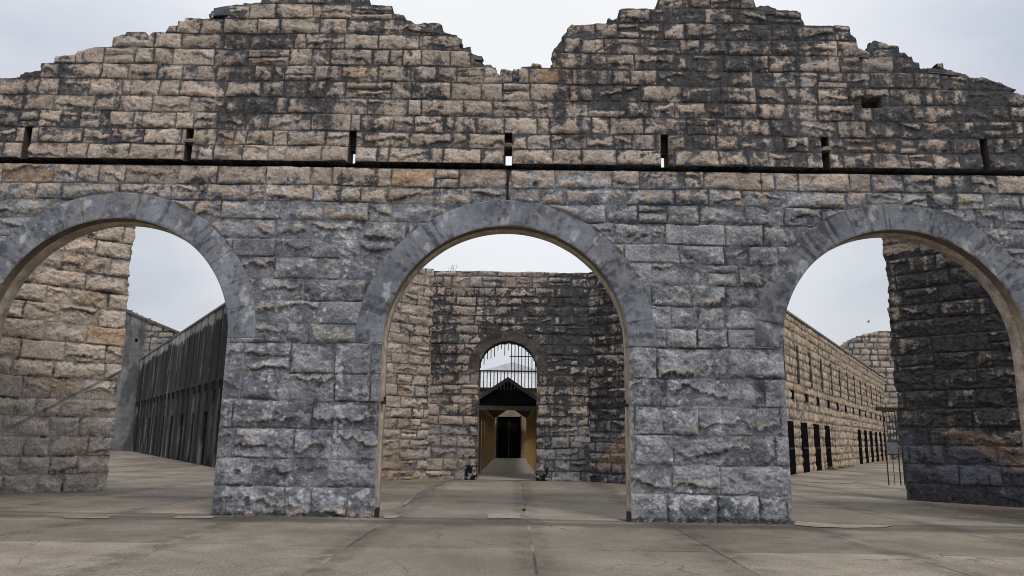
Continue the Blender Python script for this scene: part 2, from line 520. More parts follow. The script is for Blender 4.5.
# ------------------------------------------------------------------ relief walls
def relief_wall(name, us, zs, sdf, surf, O, D, thick, mat, side_mat, parent=None, back_step=4, edge_round=.05):
    """A real wall: a fine stone-by-stone front, cut openings and outline, sides through the thickness and a back.
       O: start on the ground (x, y); D: unit direction; the front normal is (D.y, -D.x)."""
    O, D = np.array(O, float), np.array(D, float)
    N = np.array([D[1], -D[0]])
    U, Z = np.meshgrid(us, zs)
    sd = sdf(U, Z)
    SOOT_SHADE[0] = None
    h, col = surf(U, Z)
    soot = np.zeros(U.shape) if SOOT_SHADE[0] is None else np.clip(SOOT_SHADE[0], -1, 1.2)  # soot mask, carrying the painted foot and ledge shade as well
    col = np.concatenate([col, soot[..., None]], -1)
    gz = np.gradient(sd, zs, axis=0); gu = np.gradient(sd, us, axis=1)
    gl = np.sqrt(gz ** 2 + gu ** 2) + 1e-6
    keepf = (sd[:-1, :-1] + sd[1:, :-1] + sd[:-1, 1:] + sd[1:, 1:]) > 0
    dist = sd / np.maximum(gl, 1.0)
    h = h * sst(0, edge_round, dist) if edge_round else h
    # pull the rim onto the true outline
    pad = np.pad(keepf, 1)
    cnt = pad[:-1, :-1].astype(int) + pad[1:, :-1] + pad[:-1, 1:] + pad[1:, 1:]
    rim = (cnt > 0) & (cnt < 4) & (np.abs(sd) < .2 * gl + .2)
    du = np.median(np.diff(us)); dz = np.median(np.diff(zs))
    mv = np.clip(-sd / (gl ** 2), -1, 1)
    mu, mz = np.clip(mv * gu, -du, du), np.clip(mv * gz, -dz, dz)
    inner = np.zeros_like(rim); inner[1:-1, 1:-1] = True
    U2 = np.where(rim & inner, U + mu, U); Z2 = np.where(rim & inner, Z + mz, Z)
    nz, nu = U.shape
    idx = np.arange(nz * nu).reshape(nz, nu)
    def place(u, z, hh):
        return np.stack([O[0] + D[0] * u + N[0] * hh, O[1] + D[1] * u + N[1] * hh, z], -1)
    V = place(U2, Z2, h).reshape(-1, 3)
    Q = np.stack([idx[:-1, :-1], idx[:-1, 1:], idx[1:, 1:], idx[1:, :-1]], -1)[keepf]
    # rim edges
    E = []
    kp = np.pad(keepf, ((1, 1), (0, 0)))
    dif = kp[1:, :].astype(int) - kp[:-1, :].astype(int)       # (nz, nu-1)
    jj, ii = np.where(dif == 1); E.append(np.stack([idx[jj, ii], idx[jj, ii + 1]], -1))
    jj, ii = np.where(dif == -1); E.append(np.stack([idx[jj, ii + 1], idx[jj, ii]], -1))
    kp = np.pad(keepf, ((0, 0), (1, 1)))
    dif = kp[:, 1:].astype(int) - kp[:, :-1].astype(int)       # (nz-1, nu)
    jj, ii = np.where(dif == 1); E.append(np.stack([idx[jj + 1, ii], idx[jj, ii]], -1))
    jj, ii = np.where(dif == -1); E.append(np.stack([idx[jj, ii], idx[jj + 1, ii]], -1))
    E = np.concatenate(E)
    used, inv = np.unique(E, return_inverse=True)
    inv = inv.reshape(E.shape)
    # sides keep their own vertices so that they take their own colour
    Uu, Zu, Hu = U2.ravel()[used], Z2.ravel()[used], h.ravel()[used]
    nseg = 4
    base = len(V)
    sv = []
    for k in range(nseg + 1):
        t = k / nseg
        jit = (fbm(Uu * 3 + k * 3.3, Zu * 3, 77, 2) - .5) * .03 if 0 < k < nseg else 0
        sv.append(place(Uu + jit * .3, Zu + jit, Hu * (1 - t) - thick * t))
    SV = np.concatenate(sv)
    nU = len(used)
    SQ = []
    for k in range(nseg):
        a = base + k * nU
        SQ.append(np.stack([a + inv[:, 1], a + inv[:, 0], a + nU + inv[:, 0], a + nU + inv[:, 1]], -1))
    SQ = np.concatenate(SQ)
    scol = np.tile(col.reshape(-1, 4)[used], (nseg + 1, 1))
    # back, coarser
    bu = us[::back_step]; bz = zs[::back_step]
    if bu[-1] != us[-1]: bu = np.append(bu, us[-1])
    if bz[-1] != zs[-1]: bz = np.append(bz, zs[-1])
    BU, BZ = np.meshgrid(bu, bz)
    bsd = sdf(BU, BZ)
    bk = (bsd[:-1, :-1] + bsd[1:, :-1] + bsd[:-1, 1:] + bsd[1:, 1:]) > 0
    bidx = np.arange(BU.size).reshape(BU.shape) + len(V) + len(SV)
    BV = place(BU, BZ, -thick - .002 + 0 * BU).reshape(-1, 3)
    BQ = np.stack([bidx[:-1, :-1], bidx[1:, :-1], bidx[1:, 1:], bidx[:-1, 1:]], -1)[bk]
    bcol = np.tile(np.array([.2, .165, .13]), (len(BV), 1)) * (.7 + .6 * fbm(BU * 1.5, BZ * 1.5, 5, 4).reshape(-1, 1))
    bcol = np.concatenate([bcol, np.full((len(BV), 1), .2)], -1)
    AV = np.concatenate([V, SV, BV]); AQ = np.concatenate([Q, SQ, BQ])
    AC = np.concatenate([col.reshape(-1, 4), scol, bcol])
    us_, remap = np.unique(AQ, return_inverse=True)
    o = mesh_np(name, AV[us_], remap.reshape(AQ.shape), mat, parent, AC[us_])
    o.data.materials.append(side_mat)
    mi = np.zeros(len(AQ), np.int32)
    mi[len(Q):len(Q) + len(SQ)] = 1
    o.data.polygons.foreach_set('material_index', mi)
    return o

def box_sd(U, Z, u0, u1, z0, z1):
    """positive outside the rectangle"""
    a = np.maximum(u0 - U, U - u1); b = np.maximum(z0 - Z, Z - z1)
    return np.where((a > 0) & (b > 0), np.sqrt(np.maximum(a, 0) ** 2 + np.maximum(b, 0) ** 2), np.maximum(a, b))

def blobs(U, Z, lst):
    t = np.zeros(U.shape)
    for (x, z, rx, rz, a) in lst:
        t += a * np.exp(-((U - x) / rx) ** 2 - ((Z - z) / rz) ** 2)
    return t

# =================================================================== 1. the arcade wall
YW = 15.4
THICK = .52
CX = [-8.61, -.20, 8.17]
CZ = [3.57, 3.51, 3.54]
RI, RO, ZS = 2.575, 3.165, 3.50
front = empty('ruined_wall', (0, YW, 0))
tag(front, 'tall roofless granite wall with three big round arches and a broken jagged top', 'wall')

zc = [-.05, .56, 1.13, 1.72, 2.30, 2.87, ZS, 3.91, 4.38, 4.85, 5.31, 5.72, 6.16, 6.58, 6.95, 7.38, 7.475, 7.86, 8.22, 8.62, 9.0, 9.4, 9.78, 10.18, 10.56, 10.95, 11.32, 11.7, 12.1]
ash = Ashlar(zc, -16, 16, lambda z: 1.12 if z < ZS else (.84 if z < 7.4 else .66), 11, .45)

top_px = [(-120, 110), (-60, 100), (0, 82), (24, 73), (25, 71), (42, 70), (54, 66), (55, 60), (75, 58), (96, 53), (98, 46), (125, 40), (126, 37), (144, 33),
          (147, 42), (160, 40), (161, 30), (170, 25), (184, 25), (186, 19), (205, 18), (207, 22), (213, 19), (214, 6), (240, 3), (262, 2), (264, -6),
          (300, -9), (350, -6), (352, 3), (383, 3), (385, 10), (404, 13), (408, 20), (415, 25), (440, 24), (445, 30), (455, 34), (458, 43), (466, 50), (484, 60),
          (494, 65), (497, 77), (500, 78), (501, 72), (521, 72), (523, 64), (540, 66), (552, 66), (554, 45), (560, 38), (572, 27), (590, 26), (606, 24),
          (608, 17), (613, 20), (628, 10), (650, 3), (655, 10), (661, 1), (664, -8), (700, -11), (752, -6), (756, 8), (768, 6), (783, 10), (786, 13), (803, 19), (806, 28),
          (841, 28), (845, 30), (856, 38), (858, 50), (872, 55), (874, 43), (890, 51), (905, 52), (912, 60), (914, 65), (932, 68), (950, 68),
          (964, 75), (970, 83), (981, 83), (1000, 87), (1010, 92), (1024, 97), (1100, 118), (1200, 140)]
tp = np.array([at(x, y, YW) for x, y in top_px])
order = np.argsort(tp[:, 0], kind='stable')
top_x, top_z = tp[order, 0], tp[order, 2]
def ztop(u):
    return np.interp(u, top_x, top_z) + (fbm(u * 6, u * 0, 3, 4) - .5) * .09

SLITS = [(-10.88, 0, 7.47), (-7.28, 1, 7.47), (-3.66, 0, 7.47), (-.21, 1, 7.47), (3.24, 0, 7.47), (6.78, 1, 7.47), (10.28, 0, 7.47)]
HOLE = (at(861, 97, YW), at(882, 108, YW))
def sdf_front(U, Z):
    sd = ztop(U) - Z
    up_ = Z[:, 0] > 8.2
    Uu, Zu = U[up_], Z[up_]
    q = ash.sample(Uu, Zu)
    uc, zmid = Uu - q['x'] * q['w'] / 2, Zu - q['y'] * q['h'] / 2
    here = np.interp(uc, top_x, top_z) - zmid + .05 + .16 * (q['par'][..., 3] - .5)
    knock = ztop(Uu) + .15 * q['par'][..., 4] + .03 - Zu
    solid = ztop(Uu) - .15 * q['par'][..., 6] - Zu
    sd[up_] = np.maximum(np.minimum(np.where(here > 0, .3, -.3), knock), solid)
    for cx, cz in zip(CX, CZ):
        ring = np.sqrt((U - cx) ** 2 + (Z - cz) ** 2) - (RO - .012)
        low = box_sd(U, Z, cx - RI, cx + RI, -1, cz + .001)
        sd = np.minimum(sd, np.where(Z > cz, ring, low))
    for x, b, z0 in SLITS:
        sd = np.minimum(sd, box_sd(U, Z, x - .085, x + .085, z0, 8.24))
    return np.clip(sd, -.6, .6)

bl_px = [(265, 55, 26, 18, .5), (262, 78, 22, 12, .7), (300, 95, 50, 16, .55), (285, 118, 60, 12, .5), (235, 108, 20, 18, .5), (400, 85, 60, 22, .3), (440, 125, 22, 12, .5),
         (690, 55, 42, 45, .62), (640, 95, 40, 24, .5), (585, 85, 22, 18, .4), (720, 20, 36, 16, .5), (600, 110, 30, 16, .38), (690, 130, 24, 20, .3), (760, 60, 22, 40, .3),
         (872, 110, 30, 18, .5), (950, 130, 55, 32, .68), (900, 85, 20, 20, .3), (1000, 170, 50, 26, .55), (880, 185, 45, 14, .4), (985, 100, 22, 14, .5), (800, 140, 22, 24, .3),
         (120, 130, 24, 8, .35), (45, 178, 40, 10, .25), (60, 140, 12, 20, .3), (330, 178, 40, 8, .3), (960, 225, 50, 25, .4), (35, 72, 40, 7, .5),
         (770, 505, 22, 7, .8), (640, 512, 14, 8, .4), (705, 510, 26, 6, .9)]
BL = []
for x, y, rx, ry, a in bl_px:
    p_, p2 = at(x, y, YW), at(x + rx, y - ry, YW)
    BL.append((p_[0], p_[2], abs(p2[0] - p_[0]), abs(p2[2] - p_[2]), a))

def surf_front(U, Z):
    q = ash.sample(U, Z)
    low = sst(7.3, 3.3, Z)
    amp = .066
    h, edge, led = rockface(q, U, Z, 11, amp)
    h = h * (1 - .12 * sst(6.6, 7.5, Z))
    grey = np.clip(.12 + .74 * sst(7.7, 5.6, Z) + .12 * sst(10.6, 9, Z) * sst(-2, 3, U), 0, 1)
    grey = np.where(Z > 7.4, .05 + .12 * sst(-1, 4, U), grey)
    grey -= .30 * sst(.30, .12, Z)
    black = .08 + .27 * sst(7.2, 7.8, Z) + .7 * sst(.15, .02, Z) + .13 * sst(-1, 4, U) * sst(6.4, 7.8, Z) + .08 * sst(6, 11, U) + .05 * sst(ztop(U) - .5, ztop(U), Z) + blobs(U, Z, BL) * .38 + .05 * sst(-.5, 2.5, U) * sst(7.3, 7.8, Z)  # the dark band at ground level is contact shade painted in
    white = .14 + .30 * np.exp(-((Z - .42) / .22) ** 2) + .06 * low
    for (lx, l0, l1, lw) in ((-3.66, 4.6, 7.35, .16), (-5.45, 5.6, 7.3, .10), (-5.05, 2.2, 3.6, .12), (-3.6, .8, 3.3, .12), (3.3, 2.0, 3.4, .10), (4.2, 1.0, 2.2, .12), (1.9, 6.0, 7.3, .10), (-1.9, 6.4, 7.3, .09)):
        white = white + .42 * np.exp(-((U - lx + .12 * (vn(Z * 2, Z * 0, 5) - .5)) / lw) ** 2) * sst(l0, l0 + .8, Z) * sst(l1 + .05, l1 - .2, Z)
    mort = np.clip(.18 + .8 * sst(7.6, 5.5, Z), 0, 1)
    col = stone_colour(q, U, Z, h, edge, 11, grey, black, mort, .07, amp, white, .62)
    # the dressed margin of the jambs
    for cx in CX:
        jd = np.abs(np.abs(U - cx) - RI)
        mz = (Z < ZS) * sst(.13, .06, jd)
        h = h * (1 - mz * .7)
    # the long chase below the upper wall and its overhang
    slot = (Z > 7.378) & (Z < 7.477)
    h = np.where(Z >= 7.477, h + .07 * sst(8.0, 7.48, Z), h)
    h = np.where(slot, -.38, h)
    col = np.where(((Z > 7.374) & (Z < 7.481))[..., None], BLACK * .6, col)
    under = sst(7.40, 7.15, Z)
    ck = (np.abs(U - (-.21) - .035 * (vn(Z * 4, Z * 0, 6) - .5)) < .035) & (Z > ZS + RO) & (Z < 7.38)
    h = np.where(ck, -.06, h)
    col = np.where(ck[..., None], np.array([.05, .038, .03]), col)
    # the missing block
    hs = box_sd(U, Z, HOLE[0][0], HOLE[1][0], HOLE[1][2], HOLE[0][2] - .03) < 0
    h = np.where(hs, -.3, h)
    col = np.where(hs[..., None], np.array([.05, .035, .025]), col)
    return h, col

fine = .0185
us = np.concatenate([np.arange(-15.2, -12.0, .06), np.arange(-12.0, 12.0, fine), np.arange(12.0, 15.2, .06)])
z1_, z2_ = 7.378, 7.477
zs = np.concatenate([np.arange(-.06, z1_ - .01, fine), [z1_ - .002, z1_ + .002], np.linspace(z1_ + .02, z2_ - .02, 3), [z2_ - .002, z2_ + .002], np.arange(z2_ + fine, 12.3, fine)])
SIDES_TOP = REVEAL
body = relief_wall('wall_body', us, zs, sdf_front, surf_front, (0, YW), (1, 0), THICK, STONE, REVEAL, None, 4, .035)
keep(body, front)

# arch rings of dressed voussoirs, cut into the wall, each with its soffit
def arch_ring(cx, ZS, seed, dark, tone):
    rs = np.random.RandomState(seed)
    th = np.linspace(0, math.pi, 470)
    rr = np.concatenate([[RI], np.linspace(RI + .008, RO, 34)])
    T, RR = np.meshgrid(th, rr)
    nv = 15
    jt = (np.arange(nv + 1) + rs.uniform(-.16, .16, nv + 1)) * math.pi / nv
    jt[0], jt[-1] = 0, math.pi
    k = np.clip(np.searchsorted(jt, T.ravel(), 'right') - 1, 0, nv - 1).reshape(T.shape)
    d = np.minimum(T - jt[k], jt[k + 1] - T) * RR
    rv = rs.rand(nv, 6)[k]
    X, Zz = cx + RR * np.cos(T), ZS + RR * np.sin(T)
    edge = sst(.002, .012, d)
    er = sst(0, .03, RR - RI) * sst(0, .02, RO - RR)
    h = .012 + .012 * (fbm(X * 4, Zz * 4, seed, 4) - .5) + .006 * (fbm(X * 16, Zz * 16, seed + 1, 3) - .5) + .005 * (rv[..., 0] - .5)
    h = (h * edge + .003 * (1 - edge)) * er
    base = mix(np.broadcast_to(np.array([.132, .142, .168]), T.shape + (3,)), np.array([.235, .245, .275]), np.clip(.40 + .24 * rv[..., 1] + (fbm(X * 1.4, Zz * 1.4, seed + 2, 5) - .5) * 1.5, 0, 1))
    nfr = fbm(X * 12, Zz * 12, seed + 11, 3)
    base = mix(base, np.array([.30, .25, .19]), sst(.62, .85, fbm(X * 1.9, Zz * 1.9, seed + 3, 5) + (nfr - .5) * .5) * .4)
    # run-off marks follow the radius
    stk = fbm(T * 26, RR * 1.2, seed + 4, 4)
    base = mix(base, np.array([.035, .036, .042]), sst(.52, .74, stk * .55 + .45 * fbm(X * 1.1, Zz * 1.1, seed + 5, 4) + dark + (nfr - .5) * .35) * .7)
    base = mix(base, np.array([.055, .056, .062]), sst(.56, .76, fbm(X * 3.2, Zz * 3.2, seed + 8, 5) + (nfr - .5) * .4) * .55)
    base = mix(base, WHITE * .9, sst(.66, .80, fbm(X * 4.5, Zz * 2.6, seed + 6, 5) + (nfr - .5) * .35) * .6)
    base = mix(base, np.array([.045, .045, .05]), (1 - edge) * .62 * sst(.28, .5, fbm(X * 2, Zz * 2, seed + 13, 3)))
    base = base * ((.86 + .28 * fbm(X * 8, Zz * 8, seed + 7, 3)) * tone)[..., None]
    V = np.stack([X, YW - h, Zz], -1).reshape(-1, 3)
    nr, nt_ = T.shape
    idx = np.arange(nr * nt_).reshape(nr, nt_)
    Q = np.stack([idx[:-1, :-1], idx[1:, :-1], idx[1:, 1:], idx[:-1, 1:]], -1).reshape(-1, 4)
    # soffit
    b0 = len(V)
    n = len(th)
    sv, depth = [], (.0, .08, .17, .26)
    for t in depth:
        sv.append(np.stack([cx + RI * np.cos(th), YW + t + 0 * th, ZS + RI * np.sin(th)], -1))
    SV = np.concatenate(sv)
    SQ = []
    for kk in range(len(depth) - 1):
        a = b0 + kk * n
        i = np.arange(n - 1)
        SQ.append(np.stack([a + i, a + i + 1, a + n + i + 1, a + n + i], -1))
    SQ = np.concatenate(SQ)
    AV = np.concatenate([V, SV]); AQ = np.concatenate([Q, SQ])
    AC = np.concatenate([base.reshape(-1, 3), np.full((len(SV), 3), .1)])
    o = mesh_np('arch_ring', AV, AQ, SMOOTH, None, AC)
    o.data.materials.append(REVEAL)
    mi = np.zeros(len(AQ), np.int32); mi[len(Q):] = 1
    o.data.polygons.foreach_set('material_index', mi)
    keep(o, front)
    return o

def arch_lining(cx, ZS):
    """the inner order behind the ring: pale stone down both jambs and round the soffit, standing a little proud"""
    r0, r1, ya, yb = RI - .024, RI + .05, YW + .24, YW + THICK + .03
    path = [(cx + math.cos(0) * 1, 0)]
    th = np.linspace(0, math.pi, 97)
    def prof(r):
        P_ = [(cx + r, z) for z in np.linspace(0.0, ZS - .02, 25)]
        P_ += [(cx + r * math.cos(t), ZS + r * math.sin(t)) for t in th]
        P_ += [(cx - r, z) for z in np.linspace(ZS - .02, 0.0, 25)]
        return np.array(P_)
    a, b = prof(r0), prof(r1)
    n = len(a)
    w = (fbm(np.arange(n) * .31, np.zeros(n) + cx, 9, 3) - .5) * .018
    a[:, 0] += w
    secs = [np.stack([a[:, 0], np.full(n, ya), a[:, 1]], -1), np.stack([a[:, 0], np.full(n, yb), a[:, 1]], -1),
            np.stack([b[:, 0], np.full(n, yb), b[:, 1]], -1), np.stack([b[:, 0], np.full(n, ya), b[:, 1]], -1)]
    V = np.concatenate(secs)
    Q = []
    for k in range(4):
        i = np.arange(n - 1)
        p0, p1 = k * n, ((k + 1) % 4) * n
        Q.append(np.stack([p0 + i, p0 + i + 1, p1 + i + 1, p1 + i], -1))
    o = mesh_np('arch_lining', V, np.concatenate(Q), LINING)
    keep(o, front)

for i, cx in enumerate(CX):
    arch_ring(cx, CZ[i], 201 + 17 * i, (.0, .02, .06)[i], (1.12, 1.05, .86)[i])
    arch_lining(cx, CZ[i])

# slit linings: the inner head stone of each, and the cross stone of some
for x, bar, z0 in SLITS:
    mb = MB().box(x - .12, x + .12, YW + .30, YW + .50, 7.88, 8.30)
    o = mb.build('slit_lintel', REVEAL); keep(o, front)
    if bar:
        mb = MB().rock((x, YW + .08, 7.97), (.24, .22, .12), int(abs(x) * 100))
        o = mb.build('slit_crossbar', STONE, None, (.24, .2, .165)); keep(o, front)

# loose broken blocks that stand along the ruined top
loose = [(228, 5, .9, .30, 3), (196, 21, .55, .14, -2), (160, 37, .3, .2, 12), (140, 36, .5, .16, 14), (104, 45, .45, .18, 10), (78, 58, .7, .17, 8), (30, 74, .5, .2, 12),
         (8, 82, .5, .15, 14), (368, 6, .55, .14, 4), (428, 27, .6, .16, -4), (449, 33, .6, .2, -6), (462, 44, .35, .16, -14), (472, 53, .5, .14, -18), (488, 62, .4, .2, -20),
         (505, 75, .22, .14, 3), (517, 75, .22, .14, 0), (532, 67, .5, .12, 1), (560, 42, .4, .3, 20), (580, 30, .7, .3, 3), (612, 22, .35, .2, 20), (638, 10, .7, .2, 22),
         (768, 9, .5, .16, -2), (795, 18, .45, .2, -8), (848, 33, .4, .22, -14), (878, 48, .45, .22, -24), (896, 53, .6, .14, -6), (922, 67, .5, .12, -4), (945, 70, .8, .14, -6),
         (990, 86, .7, .12, -8), (1012, 95, .5, .14, -12), (864, 54, .35, .12, -6), (975, 84, .35, .1, 0)]
for i, (px, py, w, hh, tilt) in enumerate(loose):
    p_ = at(px, py, YW)
    mb = MB().rock((p_[0], YW + .22 + .08 * (i % 3), p_[2] - hh * .25), (w, .5, hh * 1.25), 900 + i, R(tilt))
    cc = [(.10, .105, .115), (.21, .175, .14), (.15, .14, .13)][i % 3]
    o = mb.build('coping_block', STONE, None, cc); keep(o, front)

# iron left in the jambs of the centre arch
for px, py in ((381, 402), (628, 405)):
    p_ = at(px, py, YW)
    sgn = 1 if p_[0] < 0 else -1
    xj = CX[1] - sgn * RI
    mb = MB().tube((xj - sgn * .05, YW + .16, p_[2]), (xj + sgn * .10, YW + .16, p_[2]), .03).tube((xj + sgn * .08, YW + .16, p_[2] - .04), (xj + sgn * .08, YW + .16, p_[2] + .12), .028)
    o = mb.build('hinge_pin', IRON); keep(o, front)
for sgn in (1, -1):
    xj = CX[1] - sgn * RI
    root = MB().box(xj + sgn * .05 - .035, xj + sgn * .05 + .035, YW + .02, YW + .12, 0, .19).build('gate_stub', IRON)
    tag(root, ('short black iron stub on the ground at the left jamb of the middle arch' if sgn > 0 else 'short black iron stub on the ground at the right jamb of the middle arch'), 'iron stub', 'iron stubs at the feet of the middle arch')

# =================================================================== 2. the hub walls behind
def courses(z1, ch, seed):
    rs = np.random.RandomState(seed)
    z, out = -.05, [-.05]
    while z < z1 + ch:
        z += ch * rs.uniform(.88, 1.12)
        out.append(z)
    return out

def hub_wall(name, label, A, B, top, seed, step, ch, ln, greyf, blackf, holes=None, endcut=None, amp=.07, mortar=.35, extra=None, thick=.8, mat=STONE_FAR, orange=.07, whitef=None, part_of=None, topf=None, tint=1.0):
    A, B = np.array(A, float), np.array(B, float)
    L = np.linalg.norm(B - A)
    D = (B - A) / L
    q_ = Ashlar(courses(top + 1.5, ch, seed), -1, L + 1, lambda z: ln, seed, .38)
    def surf(U, Z):
        q = q_.sample(U, Z)
        h, edge, led = rockface(q, U, Z, seed, amp, max(.014, step * .55))
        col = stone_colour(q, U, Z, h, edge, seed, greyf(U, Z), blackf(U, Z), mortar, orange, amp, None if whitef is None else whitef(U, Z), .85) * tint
        if extra is not None:
            h, col = extra(U, Z, h, col)
        return h, col
    def sdf(U, Z):
        tf = top + (fbm(U * 1.2, U * 0, seed + 3, 3) - .5) * .12 if topf is None else topf(U)
        sd = tf - Z
        if endcut is not None:
            sd = np.minimum(sd, endcut(U, Z, q_))
        if holes is not None:
            sd = np.minimum(sd, holes(U, Z))
        return np.clip(sd, -.6, .6)
    us = np.arange(0, L + step, step); zs = np.arange(-.06, (top if topf is None else float(np.max(topf(us)))) + .3, step)
    o = relief_wall('wall_body' if part_of else name, us, zs, sdf, surf, A, D, thick, mat, mat, None, 3, .03)
    if part_of is None:
        tag(o, label, 'wall')
    return o

HX0, HX1, HY = -3.35, 2.95, 29.3
DC, DR, DS = -.27, 1.16, 4.22
def door_hole(U, Z):
    x = U + HX0
    ring = np.sqrt((x - DC) ** 2 + (Z - DS) ** 2) - DR
    return np.where(Z > DS, ring, np.abs(x - DC) - DR)
def hub_extra(U, Z, h, col):
    x = U + HX0
    r = np.sqrt((x - DC) ** 2 + (Z - DS) ** 2)
    th = np.arctan2(Z - DS, x - DC)
    ring = (Z > DS - .1) & (r < DR + .42)
    n = 13
    ph = (th / math.pi * n) % 1
    e = sst(.0, .08, np.minimum(ph, 1 - ph)) * sst(.0, .05, np.abs(r - DR - .42))
    rc = np.array([.085, .075, .066]) * (.3 + 1.4 * fbm(x * 3, Z * 3, 61, 5))[..., None]
    rc = mix(rc, TAN * .6, sst(.6, .75, fbm(x * 2.5, Z * 2.5, 66, 5)) * .7)
    rc = mix(rc, BLACK, (1 - e) * .3)
    h = np.where(ring, .012 * e + .03 * (fbm(x * 6, Z * 6, 62, 3) - .5), h)
    col = np.where(ring[..., None], rc, col)
    # peeling black and white paint at the foot of both jambs
    SOOT_SHADE[0] = np.where(ring, np.minimum(SOOT_SHADE[0], .42), SOOT_SHADE[0])
    foot = (Z < .55) & ((np.abs(np.abs(x - DC) - DR - .22) < .22))
    foot &= fbm(x * 3.5, Z * 3.5, 67, 3) + .25 * (.3 - Z) > .43
    pt = fbm(x * 9, Z * 9, 63, 3)
    SOOT_SHADE[0] = np.where(foot, -1, SOOT_SHADE[0])
    col = np.where(foot[..., None], np.where((pt > .64)[..., None], np.array([.26, .26, .26]), np.array([.012, .012, .013])), col)
    # pale drip lines
    wl = sst(.75, .85, fbm(x * 3.3, Z * .25, 64, 3)) * sst(6.5, 4, Z)
    col = mix(col, np.array([.24, .24, .24]), wl * .5)
    return h, col
hubA = empty('stone_wall', (DC, HY, 0))
tag(hubA, 'blackened stone wall with a barred round-headed doorway, seen through the middle arch', 'wall')
o = hub_wall('wall_body', '', (HX0, HY), (HX1, HY), 8.2, 31, .024, .41, .80,
             lambda U, Z: .15 + .55 * sst(2.6, .5, Z) * sst(3.5, 5, U) + .15 * sst(4, 1, Z) + .25 * sst(4.6, 5.4, U),
             lambda U, Z: .24 + .34 * sst(1.2, .1, U) * sst(3.2, 5.0, Z) + .45 * sst(4.0, 5.2, U) * sst(1.8, 3.4, Z) + .30 * sst(4.0, 5.5, Z) * sst(7.9, 7.0, Z) + .20 * sst(3.2, 4.4, U)
             - .34 * sst(1.9, 1.1, U) * sst(3.0, 2.0, Z) - .25 * sst(7.3, 7.9, Z),
             door_hole, None, .05, .35, hub_extra, .8, STONE_FAR, .05, None, True, None, .92)
keep(o, hubA)
# iron grille in the doorway head
g = MB()
yb = HY + .22
hr = lambda x: DS + math.sqrt(max(0, (DR + .02) ** 2 - (x - DC) ** 2))
rs = random.Random(3)
g.box(DC - DR, DC + DR, yb - .03, yb + .03, 4.18, 4.235)
g.box(DC + .05, DC + DR, yb - .02, yb + .02, 4.78, 4.815)
nb = 17
for k in range(nb):
    x = DC - DR + (k + .5) * 2 * DR / nb
    g.tube((x, yb, 3.45), (x, yb, 4.2), .019, n=6)
    if x > DC + .02:
        g.tube((x, yb, 4.2), (x, yb, hr(x)), .017, n=6)
    else:
        g.tube((x, yb, hr(x) - rs.uniform(.28, .62)), (x, yb, hr(x)), .017, n=6)
o = g.build('grille', IRON); keep(o, hubA)

def scar(base_u, flip):
    """a sloping chase left by a stair: below it the stone keeps its clean tan face"""
    return base_u

# left diagonal piece
WLa = np.array([-7.26, 25.37]); WLd = np.array([-.54, .842]); WLd /= np.linalg.norm(WLd)
WRa = np.array([6.30, 25.95]); WRd = np.array([.527, .85]); WRd /= np.linalg.norm(WRd)
Ld = math.hypot(HX0 - WLa[0], HY - WLa[1])
def extraL(U, Z, h, col):
    line = 1.05 + (U - (Ld - 3.2)) * -.72 + 1.2     # falls towards the corner
    on = np.abs(Z - line) < .06
    col = mix(col, np.array([.09, .075, .06]), (on & (Z > .3)) * .45)
    below = sst(.05, -.15, Z - line)
    SOOT_SHADE[0] = SOOT_SHADE[0] - .25 * below
    col = mix(col, np.array([.30, .215, .15]) * (.75 + .5 * fbm(U * 5, Z * 5, 3, 4))[..., None], below * .55)
    return h, col
hub_wall('stone_wall', 'pale tan rock-faced wall standing at an angle beside the dark doorway wall, left of the doorway', WLa, (HX0, HY), 8.25, 41, .024, .41, .80,
         lambda U, Z: .12 + .12 * sst(3, 1, Z), lambda U, Z: .02 + .3 * sst(7.9, 8.3, Z) + .25 * sst(Ld - .35, Ld, U) * sst(4, 6, Z), None, None, .07, .55, extraL, tint=1.0)
Lr = math.hypot(WRa[0] - HX1, HY - WRa[1])
def extraR(U, Z, h, col):
    line = .75 + (U - .4) * 1.05
    on = np.abs(Z - line) < .05
    col = mix(col, np.array([.05, .045, .04]), on * .5)
    below = sst(.05, -.12, Z - line) * sst(.45, .7, Z)
    SOOT_SHADE[0] = SOOT_SHADE[0] - .45 * below
    col = mix(col, np.array([.30, .225, .165]) * (.7 + .6 * fbm(U * 5, Z * 5, 8, 4))[..., None] * (.5 + .5 * sst(.02, .06, ((Z * 2.4) % 1) * .4))[..., None], below * .75)
    return h, col
hub_wall('stone_wall', 'black-streaked dark stone wall standing at an angle, right of the barred doorway', (HX1, HY), WRa, 8.25, 43, .024, .41, .80,
         lambda U, Z: .35 + .45 * sst(3.4, 1, Z), lambda U, Z: .74 - .42 * sst(2.8, 1.6, Z) - .25 * sst(7.6, 8.2, Z) + .5 * sst(.45, .1, Z), None, None, .07, .25, extraR, tint=.85)

